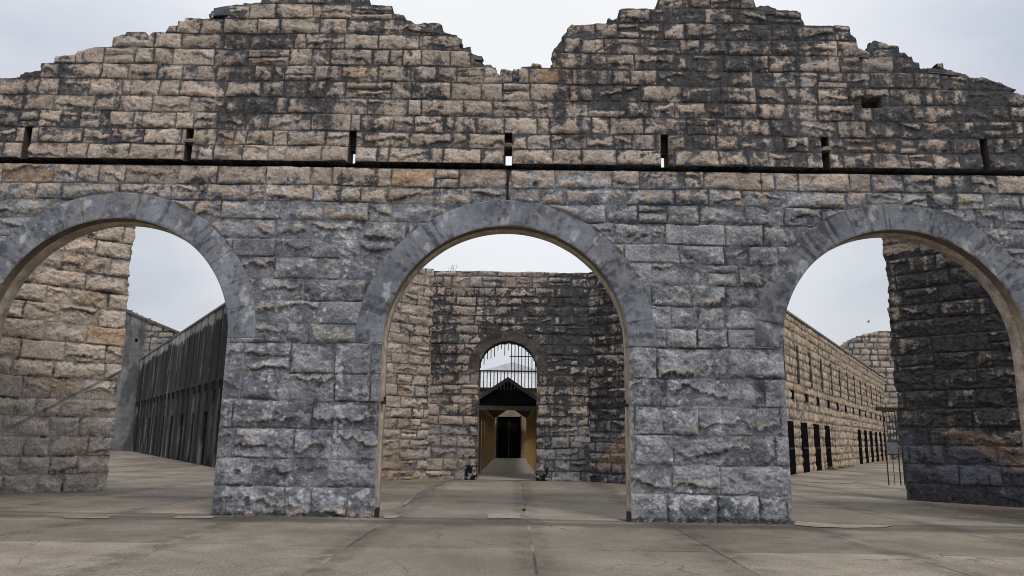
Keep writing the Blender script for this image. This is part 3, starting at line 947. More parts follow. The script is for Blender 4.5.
# free ends of the polygon, seen through the outer arches
def rag(q_, amt, sgn, L, lean):
    def f(U, Z, q):
        k = np.clip(np.searchsorted(q.zb, Z.ravel(), 'right') - 1, 0, len(q.zb) - 2).reshape(Z.shape)
        rr = np.random.RandomState(77).rand(60)[k]
        off = rr * amt + (fbm(Z * 5, Z * 0, 71, 3) - .5) * .12 + lean * Z
        return (L - off - U) if sgn > 0 else (U - off)
    return f
FLe = np.array([-11.37, 21.53]); FLd = np.array([-.73, -.684])
FLs = FLe + FLd * 6.5
def extraFL(U, Z, h, col):
    line = 3.35 - (6.5 - U) * .66
    on = (np.abs(Z - line) < .045) & (Z > .4)
    h = np.where(on, -.02, h)
    col = mix(col, np.array([.12, .095, .075]), on * .4)
    col = mix(col, np.array([.46, .435, .40]) * (.6 + .8 * fbm(U * 3, Z * 3, 14, 4))[..., None], sst(4.6, 1.2, Z) * .7 * sst(.30, .55, fbm(U * 1.2, Z * 1.2, 15, 4)))
    return h, col
hub_wall('stone_wall', 'pale tan rock-faced wall end with a flat dark cap, seen through the left arch', FLs, FLe, 7.75, 51, .022, .52, .92,
         lambda U, Z: -.05 + .20 * sst(3.5, .3, Z), lambda U, Z: -.12 + .22 * np.exp(-((U - 4.6) / 1.2) ** 2 - ((Z - 5.2) / .9) ** 2), None, rag(None, .10, 1, 6.5, .012), .09, .75, extraFL, mat=STONE, orange=.10, tint=1.38)
FRe = np.array([11.33, 22.3]); FRd = np.array([.725, -.688])
def extraFR(U, Z, h, col):
    line = 3.1 - (U - .6) * .62
    on = (np.abs(Z - line) < .05)
    col = mix(col, np.array([.04, .035, .03]), on * .6)
    bz = sst(-.9, -1.2, Z - line - .1 * U)
    h = h * (1 - .45 * bz)
    col = mix(col, np.array([.085, .092, .125]) * (.4 + 1.2 * fbm(U * 2, Z * 2, 22, 5))[..., None], bz * .7)
    band = sst(.0, -.15, Z - line) * sst(-1.15, -.85, Z - line - .1 * U)
    tanb = np.array([.20, .145, .10]) * (.5 + 1.0 * fbm(U * 4, Z * 4, 18, 4))[..., None]
    SOOT_SHADE[0] = SOOT_SHADE[0] - .3 * band
    col = mix(col, tanb, band * .65)
    edge_t = sst(.55, .1, U - .25 * fbm(Z * 2, Z * 0, 19, 3)) * sst(3.2, 4.5, Z) + sst(7.2, 7.4, Z) * sst(2.4, 1.6, U)
    SOOT_SHADE[0] = SOOT_SHADE[0] - .6 * np.clip(edge_t, 0, 1)
    col = mix(col, np.array([.30, .235, .18]) * (.6 + .8 * fbm(U * 5, Z * 5, 20, 4))[..., None], np.clip(edge_t, 0, 1) * .7)
    return h, col
hub_wall('stone_wall', 'soot-black rock-faced wall end with a sloping stair scar, seen through the right arch', FRe, FRe + FRd * 6.5, 7.87, 53, .022, .52, 1.0,
         lambda U, Z: .40 + .75 * sst(2.2, 1.0, Z - (.0 * U)), lambda U, Z: .98 - .66 * sst(2.4, 1.5, Z) * sst(.05, .6, Z) + .35 * sst(.8, .3, Z) * sst(3.5, 1, np.abs(U - 2)) - .5 * sst(7.3, 7.45, Z), None, rag(None, .12, -1, 0, .0), .055, .4, extraFR, mat=STONE, orange=.05, tint=.8)
mbc = MB().obox(FLs, (FLe - FLs) / 6.5, 0, 6.25, -.03, .8, 7.77, 7.86)
capo = mbc.build('cap_slab', COPING)
capo.parent = [o for o in COL.objects if o.get('label', '').startswith('pale tan rock-faced wall end')][0]

# =================================================================== 3. the cell wings
WL_LEN, WR_LEN = 49.0, 62.0
# right wing: rock-faced ashlar with doors, slit windows and drain holes
S0 = 14.1
KD = list(range(0, 13)); BLIND = {4, 5, 6}
def wing_holes(U, Z):
    sd = np.full(U.shape, .6)
    s = U - S0
    for k in range(-3, 13):
        if k not in BLIND:
            sd = np.minimum(sd, box_sd(s, Z, .6 + 3.64 * k - .76, .6 + 3.64 * k + .76, -1, 2.66))
        sd = np.minimum(sd, box_sd(s, Z, .1 + 3.62 * k - .32, .1 + 3.62 * k + .32, 4.75, 6.85))
        sd = np.minimum(sd, box_sd(s, Z, 1.75 + 3.64 * k - .3, 1.75 + 3.64 * k + .3, 3.85, 4.3))
    return sd
def extraW(U, Z, h, col):
    s = U - S0
    for k in BLIND:
        e = np.abs(np.abs(s - (.6 + 3.64 * k)) - .75) < .10
        h = np.where(e & (Z < 2.6), -.05, h)
        col = np.where((e & (Z < 2.6))[..., None], np.array([.035, .03, .026]), col)
    return h, col
wingR = empty('cell_block', (*WRa, 0))
tag(wingR, 'long tan stone cell block with black doors and slit windows beyond the right arch', 'building')
o = hub_wall('wall_body', '', WRa, WRa + WRd * WR_LEN, 8.4, 61, .075, .47, .95, lambda U, Z: .02 + 0 * U, lambda U, Z: .0 + .06 * sst(1.2, 0, Z),
             wing_holes, None, .045, .4, extraW, .7, STONE_FAR, .05, None, True, lambda U: 8.4 + 0 * U, np.array([1.04, .97, .84]))
keep(o, wingR)
NR = np.array([-WRd[1], WRd[0]])
for k in range(-3, 13):
    if k not in BLIND:
        s = S0 + .6 + 3.64 * k
        d = MB().obox(WRa, WRd, s - .80, s + .80, -.055, .10, 0, 2.66).build('door', DOORDARK); keep(d, wingR)
        b_ = MB().obox(WRa, WRd, s - .70, s + .70, -.085, -.058, 1.25, 1.33).build('door_bar', IRON)
        b_.parent = d
    s = S0 + .1 + 3.62 * k
    w = MB().obox(WRa, WRd, s - .21, s + .21, -.03, .12, 4.78, 6.84).build('window', SLITDARK); keep(w, wingR)
    s = S0 + 1.75 + 3.64 * k
    w = MB().obox(WRa, WRd, s - .34, s + .34, -.05, .1, 3.84, 4.30).build('vent', VOID); keep(w, wingR)
    w = MB().obox(WRa, WRd, s - .05, s + .40, -.10, .04, 3.74, 3.83).build('vent_sill', COPING); keep(w, wingR)
w = MB().obox(WRa, WRd, -.2, WR_LEN, -.10, .9, 8.41, 8.52).build('coping', COPING); keep(w, wingR)
# solid inner floor mass so that the openings are dark
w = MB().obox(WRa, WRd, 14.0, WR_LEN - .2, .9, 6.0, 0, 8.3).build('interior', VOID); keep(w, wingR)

# left wing: soot-streaked render with seams and a row of vents
wingL = empty('cell_block', (*WLa, 0))
tag(wingL, 'long black-streaked rendered cell block with a pale coping beyond the left arch', 'building')
Lp = WLa + WLd * WL_LEN
def surfL(U, Z):
    s = WL_LEN - U
    sp = 1.82
    ph = (s / sp) % 1
    kk = np.floor(s / sp)
    rr = _h(kk, kk * 0 + 3, 8)
    seam = sst(.10, .05, np.minimum(ph, 1 - ph) * sp * .5)
    rib = (np.floor(kk) % 3 == 0)
    h = .05 * rr + .012 * (fbm(U * 3, Z * 3, 81, 4) - .5) - .06 * seam
    h = np.where((Z < 3.75) & ((s / 1.82) % 1 < .22), h - .22, h)
    ven = (np.abs(Z - 4.0) < .2) & (np.abs(((s / 1.82) % 1) - .3) < .2)
    h = np.where(ven, -.05, h)
    hj = np.minimum(np.abs(Z - 5.6 - .02 * rr), np.minimum(np.abs(Z - 6.9), np.abs(Z - 1.7 - .6 * rr)))
    seam = np.maximum(seam, .6 * sst(.045, .015, hj))
    low_o = (Z < 2.7) & (np.abs(((s / 3.64) % 1) - .5) < .13)
    h = np.where(low_o, h - .14, h)
    ledge = np.abs(Z - 4.22) < .08
    h = np.where(ledge, h + .03, h)
    st = fbm(U * 1.0, Z * .20, 82, 5)
    st2 = fbm(U * 2.0, Z * .30, 83, 5)
    n = fbm(U * 1.5, Z * 1.5, 84, 5)
    dk = sst(.42, .60, st * .75 + st2 * .48 + .05 + .30 * sst(8.0, 6.2, Z) - .10 * rr - .42 * sst(7.2, 7.9, Z) + .12 * sst(4.5, 3.8, Z))
    base = mix(np.broadcast_to(np.array([.25, .25, .25]), U.shape + (3,)), np.array([.34, .325, .29]), n)
    base = mix(base, np.array([.026, .026, .028]) + 0 * base, dk * .95)
    base = mix(base, np.array([.20, .195, .185]), sst(.64, .80, st2 * .7 + fbm(U * 1.1, Z * .5, 85, 4) * .4 + .06 * sst(3.8, 1, Z)) * .75)
    base = base * (.62 + .76 * rr)[..., None]
    base = np.where((ven | low_o)[..., None], BLACK * .4, base)
    base = mix(base, BLACK, seam * .6)
    return h, base
us_ = np.arange(0, WL_LEN + .05, .05); zs_ = np.arange(-.06, 8.05, .05)
o = relief_wall('wall_body', us_, zs_, lambda U, Z: np.clip(8.0 - Z, -.6, .6), surfL, Lp, -WLd, .6, STONE_FAR, STONE_FAR, None, 4, 0)
keep(o, wingL)
w = MB().obox(Lp, -WLd, 0, WL_LEN, -.12, .72, 8.0, 8.10).build('coping', COPING); keep(w, wingL)
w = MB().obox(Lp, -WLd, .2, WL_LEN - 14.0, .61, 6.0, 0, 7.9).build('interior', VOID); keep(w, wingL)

# gable wall closing the left yard
def topG(U):
    x = -43 + U
    return np.clip(12.63 + (x + 35.57) * -.43, 7, 15.2)
def extraG(U, Z, h, col):
    x = -43 + U
    pl = np.maximum(sst(-33.0, -33.6, x + .3 * fbm(Z, Z * 0, 3, 3)), sst(8.6, 8.2, Z))
    g_ = np.array([.17, .172, .175]) * (.55 + .9 * fbm(U * .9, Z * .9, 92, 5))[..., None]
    g_ = mix(g_, np.array([.05, .05, .052]), sst(.52, .66, fbm(U * 1.5, Z * .5, 93, 5)) * .7)
    h = h * (1 - pl * .9)
    SOOT_SHADE[0] = SOOT_SHADE[0] * (1 - pl) + pl * (.18 + .9 * (fbm(U * .8, Z * .4, 94, 5) - .5))
    return h, mix(col, g_, pl * .95)
gw = hub_wall('gable_wall', 'high grey rendered wall with a sloping top closing the yard behind the streaked cell block', (-43, 66.6), (-27, 66.6), 15, 91, .085, .6, 1.3,
              lambda U, Z: .38 + 0 * U, lambda U, Z: .20 + 0 * U, lambda U, Z: np.clip(box_sd(U, Z, 8.5, 8.8, 9.6, 9.95), -.6, .6), None, .03, .5, extraG, .7, topf=topG, tint=.9)
mb = MB()
x0, x1 = -43.0, -30.0
mb.hexa([(x0, 66.45, topG(np.array([0.]))[0] + .02), (x1, 66.45, topG(np.array([13.]))[0] + .02), (x1, 67.4, topG(np.array([13.]))[0] + .02), (x0, 67.4, topG(np.array([0.]))[0] + .02),
         (x0, 66.45, topG(np.array([0.]))[0] + .2), (x1, 66.45, topG(np.array([13.]))[0] + .2), (x1, 67.4, topG(np.array([13.]))[0] + .2), (x0, 67.4, topG(np.array([0.]))[0] + .2)])
cg = mb.build('coping', FASCIA); cg.parent = gw

# high wall closing the right yard
TR = [(33.0, 10.5), (35.2, 12.1), (35.7, 12.4), (37.0, 12.9), (38.0, 13.2), (38.9, 13.3), (40.4, 13.4), (44, 13.6), (50, 13.8)]
hub_wall('stone_wall', 'high tan block wall with a stepped top standing behind the right cell block', (33, 78.2), (50, 78.2), 13, 95, .08, .62, 1.25,
         lambda U, Z: .22 + 0 * U, lambda U, Z: .1 + .6 * sst(4.5, 3.0, Z), None, None, .07, .2, None, .8,
         topf=lambda U: np.interp(U + 33, [a for a, b in TR], [b for a, b in TR]) + (fbm(U * 1.5, U * 0, 97, 2) - .5) * .15, tint=1.0)

# =================================================================== 4. covered walkway and the building at its end
walk = empty('covered_walkway', (DC, 31, 0))
tag(walk, 'dark gable-roofed covered walkway on ochre timber posts behind the barred doorway', 'walkway')
Y0, Y1 = 31.0, 60.6
hw, za, ze = 1.85, 4.0, 2.78
r_ = MB()
for sg in (-1, 1):
    r_.hexa([(DC, Y0 - .25, za), (DC, Y1, za), (DC + sg * hw, Y1, ze), (DC + sg * hw, Y0 - .25, ze),
             (DC, Y0 - .25, za + .07), (DC, Y1, za + .07), (DC + sg * hw, Y1, ze + .07), (DC + sg * hw, Y0 - .25, ze + .07)])
o = r_.build('roof', DARK_TIMBER); keep(o, walk)
gf = MB()
ze2 = za - .03 - 1.7 / hw * (za - ze)
gf.hexa([(DC - 1.7, Y0, 2.86), (DC + 1.7, Y0, 2.86), (DC + 1.7, Y0 + .04, 2.86), (DC - 1.7, Y0 + .04, 2.86), (DC - 1.7, Y0, ze2), (DC + 1.7, Y0, ze2), (DC + 1.7, Y0 + .04, ze2), (DC - 1.7, Y0 + .04, ze2)])
for yy, flip in ((Y0, 0), (Y0 + .04, 1)):
    t_ = [(DC - 1.7, yy, ze2), (DC + 1.7, yy, ze2), (DC, yy, za - .03)]
    gf.poly(t_[::-1] if flip else t_)
o = gf.build('gable_front', VOIDT); keep(o, walk)
fa = MB()
for sg in (-1, 1):
    fa.hexa([(DC, Y0 - .29, za - .10), (DC + sg * hw, Y0 - .29, ze - .10), (DC + sg * hw, Y0 - .255, ze - .10), (DC, Y0 - .255, za - .10),
             (DC, Y0 - .29, za + .075), (DC + sg * hw, Y0 - .29, ze + .075), (DC + sg * hw, Y0 - .255, ze + .075), (DC, Y0 - .255, za + .075)])
o = fa.build('bargeboard', FASCIA); keep(o, walk)
o = MB().box(DC - 1.7, DC + 1.7, Y0 - .06, Y0 - .003, 2.72, 2.90).build('tie_beam', FASCIA); keep(o, walk)
for sg in (-1, 1):
    o = MB().box(DC + sg * 1.29 - .06, DC + sg * 1.29 + .06, Y0, Y1, 2.97, 3.09).build('wall_plate', TIMBER); keep(o, walk)
    yy = Y0 + .5
    while yy < Y1 - 1:
        p_ = MB().box(DC + sg * 1.29 - .055, DC + sg * 1.29 + .055, yy - .10, yy + .10, .0, 2.965).build('post', TIMBER)
        keep(p_, walk)
        yy += 3.4

cb = empty('central_building', (DC, 61, 0))
tag(cb, 'building at the end of the covered walkway with a dark open door and pale roof', 'building')
mb = MB()
yb_ = 61.2
mb.box(-9, -1.32, yb_, yb_ + .5, 0, 5.6).box(.52, 9, yb_, yb_ + .5, 0, 5.6).box(-1.32, .52, yb_, yb_ + .5, 3.3, 5.6)
o = mb.build('wall_body', TAN_RENDER); keep(o, cb)
o = MB().box(-1.30, .50, yb_ + .3, yb_ + .36, 0.02, 3.28).build('door', DOORDARK); keep(o, cb)
o2 = MB().box(-.42, -.38, yb_ + .24, yb_ + .29, 0.02, 3.2).build('door_frame', FASCIA); o2.parent = o
for xx in (-1.42, .52):
    o = MB().box(xx, xx + .1, yb_ - .05, yb_ - .003, 0, 3.4).build('door_jamb', DARK_TIMBER); keep(o, cb)
rf = MB()
rf.hexa([(-9.5, yb_ - .4, 5.62), (9.5, yb_ - .4, 5.62), (9.5, yb_ + 9, 5.62), (-9.5, yb_ + 9, 5.62), (-4, yb_ + 4.0, 7.5), (3.5, yb_ + 4.0, 7.5), (3.5, yb_ + 4.6, 7.5), (-4, yb_ + 4.6, 7.5)])
o = rf.build('roof', PALE_ROOF); keep(o, cb)
gu = MB().box(-9.5, 9.5, yb_ - .52, yb_ - .41, 5.45, 5.6).build('gutter', DARK_TIMBER); keep(gu, cb)
lt = MB()
lt.hexa([(-4.2, yb_ + 3, 6.9), (3.8, yb_ + 3, 6.9), (3.8, yb_ + 5.5, 6.9), (-4.2, yb_ + 5.5, 6.9), (-.25, yb_ + 3, 8.05), (-.15, yb_ + 3, 8.05), (-.15, yb_ + 5.5, 8.05), (-.25, yb_ + 5.5, 8.05)])
o = lt.build('roof_gable', PALE_ROOF); keep(o, cb)
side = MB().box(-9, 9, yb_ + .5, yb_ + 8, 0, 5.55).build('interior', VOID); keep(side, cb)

# =================================================================== 5. ironwork in the right yard
gate = empty('iron_gate', (14.97, 30.0, 0))
tag(gate, 'narrow barred iron gate with a grey lock plate, standing by the black wall end', 'gate')
GA, GD = np.array([14.72, 29.97]), np.array([.995, .10])
f_ = MB()
for s in (0.0, .50):
    f_.obox(GA, GD, s - .017, s + .017, -.017, .017, .0, 2.88)
for z in (2.86, 1.68, 1.18):
    f_.obox(GA, GD, .018, .482, -.015, .015, z - .02, z + .02)
o = f_.build('gate_frame', IRON); keep(o, gate)
for s in (.125, .25, .375):
    z0 = .02 if s == .25 else 1.2
    o = MB().tube((*(GA + GD * s), z0), (*(GA + GD * s), 2.84), .013, n=6).build('bar', IRON); keep(o, gate)
o = MB().obox(GA, GD, .02, .48, -.027, -.016, 1.21, 1.65).build('lock_plate', IRON_GREY); keep(o, gate)
o = MB().obox(GA, GD, -.28, .72, -.04, .04, 2.885, 3.02).build('head_rail', IRON); keep(o, gate)
o = MB().obox(GA, GD, .66, .72, -.03, .03, 0, 2.88).build('gate_post', IRON); keep(o, gate)

p0, p1 = on_ground(861, 462.5), on_ground(889, 458.5)
rail = empty('pipe_railing', (p0[0], p0[1], 0))
tag(rail, 'thin dark pipe railing in front of the far doors of the tan cell block', 'railing')
o = MB().tube((p0[0], p0[1], 1.0), (p1[0], p1[1], 1.0), .04).build('rail', IRON); keep(o, rail)
for t in (0, .33, .66, 1):
    q = p0 + (p1 - p0) * t
    o = MB().tube((q[0], q[1], 0), (q[0], q[1], 1.02), .035).build('post', IRON); keep(o, rail)

# =================================================================== 6. weeds and the bird
def weed(x, y, z, n, hgt, spread, mat, label, seed, cat='weed', group=None):
    rs = random.Random(seed)
    mb = MB()
    for k in range(n):
        a = rs.uniform(0, 2 * math.pi)
        l = hgt * rs.uniform(.5, 1)
        w = .012 + .05 * hgt * rs.uniform(.4, 1)
        dx, dy = math.cos(a), math.sin(a)
        bx, by = x + rs.uniform(-1, 1) * spread * .3, y + rs.uniform(-1, 1) * spread * .3
        pr = None
        for t in (0, .35, .7, 1):
            r0 = spread * t * t * .9
            ww = w * (1 - t) * (1 if t else .5)
            pt = ((bx + dx * r0 - dy * ww, by + dy * r0 + dx * ww, z + l * t * (1 - .25 * t)), (bx + dx * r0 + dy * ww, by + dy * r0 - dx * ww, z + l * t * (1 - .25 * t)))
            if pr:
                mb.poly([pr[0], pr[1], pt[1], pt[0]])
            pr = pt
    o = mb.build('weed', mat)
    tag(o, label, cat, group)
    return o
p_ = on_ground(524, 511)
weed(p_[0], p_[1], .004, 16, .12, .12, LEAF, 'small green weed in the floor joint beyond the middle arch', 5)
rs = random.Random(9)
for k, (px, lab) in enumerate(((833, 'low dry weed at the foot of the tan cell block, nearest of three tufts'), (841, 'bright yellow-green weed tuft at the foot of the tan cell block, middle tuft'), (850, 'thin weed tuft at the foot of the tan cell block, farthest of three'))):
    d = ray(px, 465)
    n_ = np.array([-WRd[1], WRd[0]])
    t = ((WRa - n_ * .45) @ n_) / (d[:2] @ n_)
    weed(d[0] * t, d[1] * t, 0, 60, .22 + .12 * rs.random(), .8, DRYLEAF if k != 1 else LEAF, lab, 20 + k, group='weeds along the cell block')
def sprig(px, py, h_, lab, seed):
    p_ = at(px, py, HY)
    mb = MB()
    rs = random.Random(seed)
    for k in range(3):
        tip = (p_[0] + rs.uniform(-.14, .14), HY + .25 + rs.uniform(-.05, .05), p_[2] + h_ * rs.uniform(.7, 1))
        mb.tube((p_[0], HY + .25, p_[2] - .12), tip, .007, .004, 5)
        for j in range(5):
            a = rs.uniform(0, 6.28)
            c_ = Vector(tip) - Vector((0, 0, j * .07))
            u = Vector((math.cos(a), math.sin(a) * .5, .4)) * .055
            w = Vector((-math.sin(a), .2, .2)) * .025
            mb.poly([c_, c_ + u * .5 + w, c_ + u, c_ + u * .5 - w])
    o = mb.build('weed', LEAF)
    tag(o, lab, 'weed', 'sprigs on the wall top')
sprig(449, 272, .30, 'thin leafy sprig on top of the doorway wall, left of a pair', 4)
sprig(454, 272, .42, 'taller thin leafy sprig on top of the doorway wall, right of a pair', 6)

bp = at(868.5, 322, 62)
mb = MB()
B0 = Vector(bp)
prof = [(-.15, .006), (-.1, .03), (0, .045), (.08, .035), (.12, .025), (.16, .005)]
for (a, ra), (b_, rb) in zip(prof[:-1], prof[1:]):
    mb.tube(B0 + Vector((a, 0, 0)), B0 + Vector((b_, 0, 0)), ra, rb, 8)
bird = mb.build('bird', FEATHER)
tag(bird, 'tiny dark bird flying in the grey sky above the right cell block', 'bird')
for sg in (-1, 1):
    wv = MB()
    pts = [(.05, .03), (-.05, .03), (-.08, .14), (-.06, .26), (.01, .18)]
    wv.poly([B0 + Vector((x, sg * y, .03 + abs(y) * .45)) for x, y in pts])
    o = wv.build('wing', FEATHER); o.parent = bird

# =================================================================== 7. ground
def ground_mat():
    mt, nt, b = newmat('stained_concrete')
    pos = npos(nt)
    sep = nt.nodes.new('ShaderNodeSeparateXYZ')
    nt.links.new(pos, sep.inputs[0])
    X, Y = sep.outputs[0], sep.outputs[1]
    n1 = nnoise(nt, .55, 6, .6, npos(nt, (.9, 1., 1)))
    n2 = nnoise(nt, 2.0, 6, .65, npos(nt, (.9, 1.1, 1)))
    n3 = nnoise(nt, 26, 6, .75, pos)
    n4 = nnoise(nt, 5, 6, .75, npos(nt, (.8, 1., 1)))
    n5 = nnoise(nt, 60, 5, .85, npos(nt, (1., .22, 1.)))
    col = nmix(nt, nramp(nt, n1, [(.34, 0.), (.66, 1.)]), (.180, .152, .118), (.300, .262, .208))
    col = nmix(nt, nmath(nt, 'MULTIPLY', nramp(nt, n2, [(.48, 0.), (.70, 1.)]), .38), col, (.075, .058, .05))
    col = nmix(nt, nmath(nt, 'MULTIPLY', nramp(nt, n4, [(.56, 0.), (.76, 1.)]), .28), col, (.34, .30, .25))
    # slabs of slightly different age
    fx = nmath(nt, 'FLOOR', nmath(nt, 'DIVIDE', nmath(nt, 'SUBTRACT', X, .30), 2.72))
    fy = nmath(nt, 'FLOOR', nmath(nt, 'DIVIDE', nmath(nt, 'SUBTRACT', Y, 15.55), 4.1))
    comb = nt.nodes.new('ShaderNodeCombineXYZ')
    nt.links.new(fx, comb.inputs[0]); nt.links.new(fy, comb.inputs[1])
    wn = nt.nodes.new('ShaderNodeTexWhiteNoise')
    wn.noise_dimensions = '3D'
    nt.links.new(comb.outputs[0], wn.inputs[0])
    col = nmix(nt, 1.0, col, nramp(nt, wn.outputs[0], [(0., .74), (1., 1.22)]), 'MULTIPLY')
    # joints
    wx = nmath(nt, 'MULTIPLY', nmath(nt, 'SUBTRACT', n4, .5), .05)
    def joint(v, off, period, width):
        m_ = nmath(nt, 'MODULO', nmath(nt, 'ADD', nmath(nt, 'SUBTRACT', nmath(nt, 'ADD', v, wx), off), 1000 * period), period)
        dd = nmath(nt, 'MINIMUM', m_, nmath(nt, 'SUBTRACT', period, m_))
        return nramp(nt, nmath(nt, 'DIVIDE', dd, width), [(.5, 1.), (1., 0.)])
    jx, jy = joint(X, .30, 2.72, .028), joint(Y, 15.55, 4.1, .035)
    bx = joint(X, .30, 2.72, .38)
    col = nmix(nt, nmath(nt, 'MULTIPLY', nmath(nt, 'MULTIPLY', bx, nramp(nt, n2, [(.35, 0.), (.6, 1.)])), .45), col, (.05, .044, .037))
    jn = nramp(nt, n1, [(.45, 0.), (.6, 1.)])
    jc = nmix(nt, jn, (.04, .035, .03), (.30, .27, .22))
    col = nmix(nt, nmath(nt, 'MULTIPLY', nmath(nt, 'MAXIMUM', jx, jy), .75), col, jc)
    # damp strip along the arcade foot, with the wall's contact shade painted in
    damp_shade = nmath(nt, 'SUBTRACT', Y, 14.75)
    damp_shade = nramp(nt, nmath(nt, 'ADD', nmath(nt, 'ABSOLUTE', damp_shade), nmath(nt, 'MULTIPLY', n1, .9)), [(.65, 1.), (1.25, 0.)])
    col = nmix(nt, nmath(nt, 'MULTIPLY', damp_shade, .62), col, (.05, .045, .04))
    foot_shade = nmath(nt, 'ABSOLUTE', nmath(nt, 'SUBTRACT', Y, 15.42))  # narrow contact shade painted where the wall meets the floor
    foot_shade = nramp(nt, nmath(nt, 'ADD', foot_shade, nmath(nt, 'MULTIPLY', n4, .25)), [(.18, 1.), (.36, 0.)])
    col = nmix(nt, nmath(nt, 'MULTIPLY', foot_shade, .5), col, (.025, .023, .021))
    col = nmix(nt, 1.0, col, nramp(nt, n3, [(.3, .62), (.7, 1.36)]), 'MULTIPLY')
    col = nmix(nt, 1.0, col, nramp(nt, n5, [(.27, .5), (.73, 1.5)]), 'MULTIPLY')
    # hairline cracks wandering over the slabs
    vo = nt.nodes.new('ShaderNodeTexVoronoi')
    vo.feature = 'DISTANCE_TO_EDGE'
    vo.inputs['Scale'].default_value = .33
    wv = nt.nodes.new('ShaderNodeVectorMath'); wv.operation = 'ADD'
    cn = nt.nodes.new('ShaderNodeTexNoise'); cn.inputs['Scale'].default_value = 1.3; cn.inputs['Detail'].default_value = 6
    nt.links.new(pos, cn.inputs['Vector'])
    nt.links.new(pos, wv.inputs[0]); nt.links.new(cn.outputs['Color'], wv.inputs[1])
    nt.links.new(wv.outputs[0], vo.inputs['Vector'])
    ck = nramp(nt, vo.outputs['Distance'], [(.0, 1.), (.006, 0.)])
    ck = nmath(nt, 'MULTIPLY', ck, nramp(nt, n1, [(.46, 0.), (.56, .7)]))
    col = nmix(nt, ck, col, (.035, .031, .027))
    nt.links.new(col, b.inputs['Base Color'])
    nt.links.new(nramp(nt, n2, [(.3, .95), (.7, .72)]), b.inputs['Roughness'])
    nbump(nt, b, n3, .006)
    return mt
GROUND = ground_mat()
EARTH = simple_mat('grassy_earth', (.06, .07, .03), (.12, .11, .06), .4, .95, .05)
PATCH = simple_mat('pale_concrete_patch', (.215, .185, .148), (.31, .272, .22), 5, .9, .004)
gd = MB().poly([(-2500, -2500, -.02), (2500, -2500, -.02), (2500, 2500, -.02), (-2500, 2500, -.02)]).build('ground', EARTH)
tag(gd, kind='structure')
# the courtyard floor: one sheet, very slightly uneven
xs_ = np.concatenate([np.arange(-60, -14, 2.0), np.arange(-14, 14, .25), np.arange(14, 60.1, 2.0)])
ys_ = np.concatenate([np.arange(-14, 5, 2.0), np.arange(5, 32, .25), np.arange(32, 100, 2.0)])
GXx, GY = np.meshgrid(xs_, ys_)
GZ = (fbm(GXx * .35, GY * .35, 5, 3) - .5) * .02
GZ = np.where(GY > 33, 0, GZ)
gi = np.arange(GXx.size).reshape(GXx.shape)
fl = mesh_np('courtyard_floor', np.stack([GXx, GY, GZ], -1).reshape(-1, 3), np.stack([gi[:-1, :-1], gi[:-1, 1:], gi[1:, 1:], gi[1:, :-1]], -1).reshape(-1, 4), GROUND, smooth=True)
tag(fl, kind='structure')
def patch(pts, seed):
    rs = random.Random(seed)
    out = []
    n = len(pts)
    for i in range(n):
        a, b_ = pts[i], pts[(i + 1) % n]
        for t in (0, .2, .4, .6, .8):
            x = a[0] + (b_[0] - a[0]) * t + rs.uniform(-.025, .025); y = a[1] + (b_[1] - a[1]) * t + rs.uniform(-.03, .03)
            out.append((x, y, .0145))
    o = MB().poly(out).build('concrete_patch', PATCH)
    tag(o, kind='structure')
def gp(*l): return [on_ground(x, y)[:2] for x, y in l]
pw = MB().poly([(DC - 1.15, 29.35, .0142), (DC + 1.15, 29.35, .0142), (DC + 1.2, 61.1, .0142), (DC - 1.2, 61.1, .0142)]).build('walkway_path', PATHC)
tag(pw, kind='structure')
patch(gp((487, 519), (520, 519), (521, 514), (488, 514)), 1)
patch(gp((383, 519), (396, 519), (399, 515.5), (384, 515.5)), 2)
patch(gp((619, 520), (627, 520.5), (627, 517), (620, 517)), 3)
patch(gp((172, 518.6), (213, 518.6), (214, 516.8), (178, 516.8)), 4)
patch(gp((64, 518.6), (108, 518.8), (110, 517.2), (62, 517.2)), 5)
patch(gp((794, 525.5), (815, 527.5), (850, 528.5), (885, 528), (893, 526.5), (868, 525.2), (838, 525), (812, 523), (796, 521.5)), 6)
patch(gp((800, 482), (850, 484), (858, 481), (806, 480)), 9)
patch(gp((402, 505), (405, 506), (425, 488), (423, 488)), 10)

# loose grit and stone chips gathered along the feet of the walls
rs = random.Random(21)
mb = MB()
def chips(x0, x1, y, n):
    for _ in range(n):
        x = rs.uniform(x0, x1)
        d = abs(rs.gauss(0, .16)) + .03
        s_ = rs.choice((.02, .025, .03, .04, .06))
        mb.rock((x, y - d, s_ * .25), (s_ * 1.5, s_, s_ * .8), rs.randint(0, 9999), rs.uniform(0, .5))
chips(-6.0, -2.8, YW, 34); chips(2.4, 5.6, YW, 34)
gr = mb.build('grit', STONE, None, (.17, .15, .125))
tag(gr, kind='stuff')

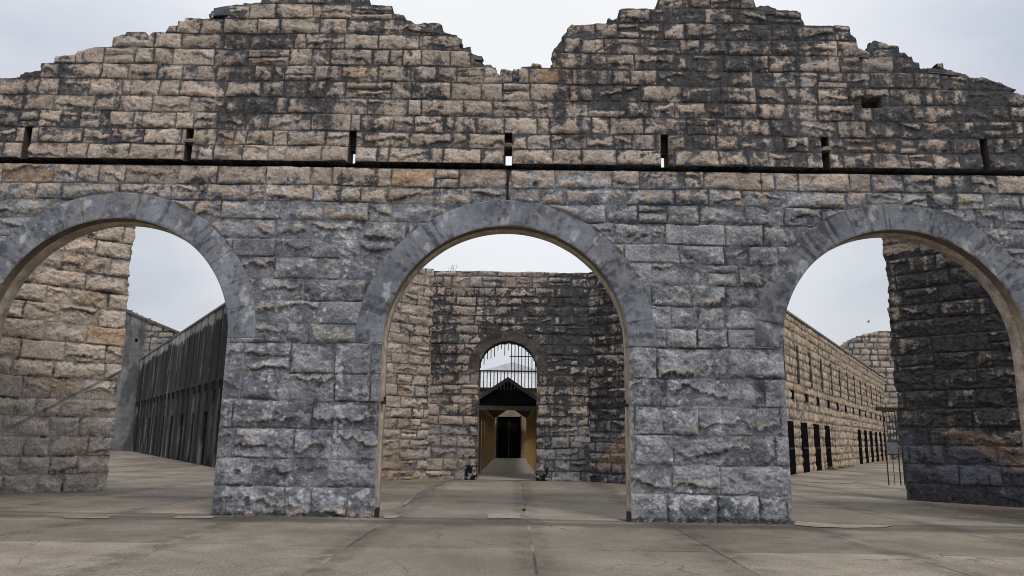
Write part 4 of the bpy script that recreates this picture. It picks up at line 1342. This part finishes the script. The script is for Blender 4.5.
# =================================================================== 8. light
w = bpy.data.worlds.new('World')
S.world = w
w.use_nodes = True
nt = w.node_tree
bg = nt.nodes['Background']
SUN_EL, SUN_AZ = R(52), R(148)      # azimuth clockwise from +Y: behind the camera, to the right
sky = nt.nodes.new('ShaderNodeTexSky')
sky.sky_type = 'NISHITA'
sky.sun_disc = False
sky.sun_elevation = SUN_EL
sky.sun_rotation = SUN_AZ
sky.dust_density = 3
tc = nt.nodes.new('ShaderNodeTexCoord')
sp = nt.nodes.new('ShaderNodeSeparateXYZ')
nt.links.new(tc.outputs['Generated'], sp.inputs[0])
mp = nt.nodes.new('ShaderNodeMapping')
mp.inputs['Scale'].default_value = (1, 1, 2.2)
nt.links.new(tc.outputs['Generated'], mp.inputs['Vector'])
cl = nnoise(nt, 2.2, 6, .5, mp.outputs[0])
cloud = nmix(nt, nramp(nt, cl, [(.36, 0.), (.64, 1.)]), (.57, .615, .71), (.86, .875, .915))
# overcast skies brighten towards the zenith
grad = nramp(nt, sp.outputs[2], [(0., .84), (.35, 1.0), (1., 1.45)])
cloud = nmix(nt, 1.0, cloud, grad, 'MULTIPLY')
# thin bright break low in the north
br = nt.nodes.new('ShaderNodeVectorMath'); br.operation = 'DOT_PRODUCT'
nrm = nt.nodes.new('ShaderNodeVectorMath'); nrm.operation = 'NORMALIZE'
nt.links.new(tc.outputs['Generated'], nrm.inputs[0])
nt.links.new(nrm.outputs[0], br.inputs[0])
br.inputs[1].default_value = Vector((.03, .85, .48)).normalized()
brk = nramp(nt, br.outputs['Value'], [(.86, 0.), (.99, 1.)])
cloud = nmix(nt, nmath(nt, 'MULTIPLY', brk, .92), cloud, (1.02, 1.03, 1.05))
skc = nmix(nt, 1.0, sky.outputs[0], (.10, .10, .10), 'MULTIPLY')
full = nmix(nt, .88, skc, cloud)
nt.links.new(full, bg.inputs[0])
bg.inputs[1].default_value = 1.0
sun = bpy.data.lights.new('sun', 'SUN')
sun.energy = 1.6
sun.angle = R(11)
sun.color = (1, .96, .9)
so = bpy.data.objects.new('sun', sun)
COL.objects.link(so)
dirv = Vector((math.sin(SUN_AZ) * math.cos(SUN_EL), math.cos(SUN_AZ) * math.cos(SUN_EL), math.sin(SUN_EL)))
so.rotation_euler = dirv.to_track_quat('Z', 'Y').to_euler()
so.location = (6, -8, 30)

S.view_settings.view_transform = 'Standard'
S.view_settings.look = 'None'
S.view_settings.exposure = 0
S.render.engine = 'CYCLES'
S.cycles.pixel_filter_type = 'BLACKMAN_HARRIS'
S.cycles.filter_width = 1.0
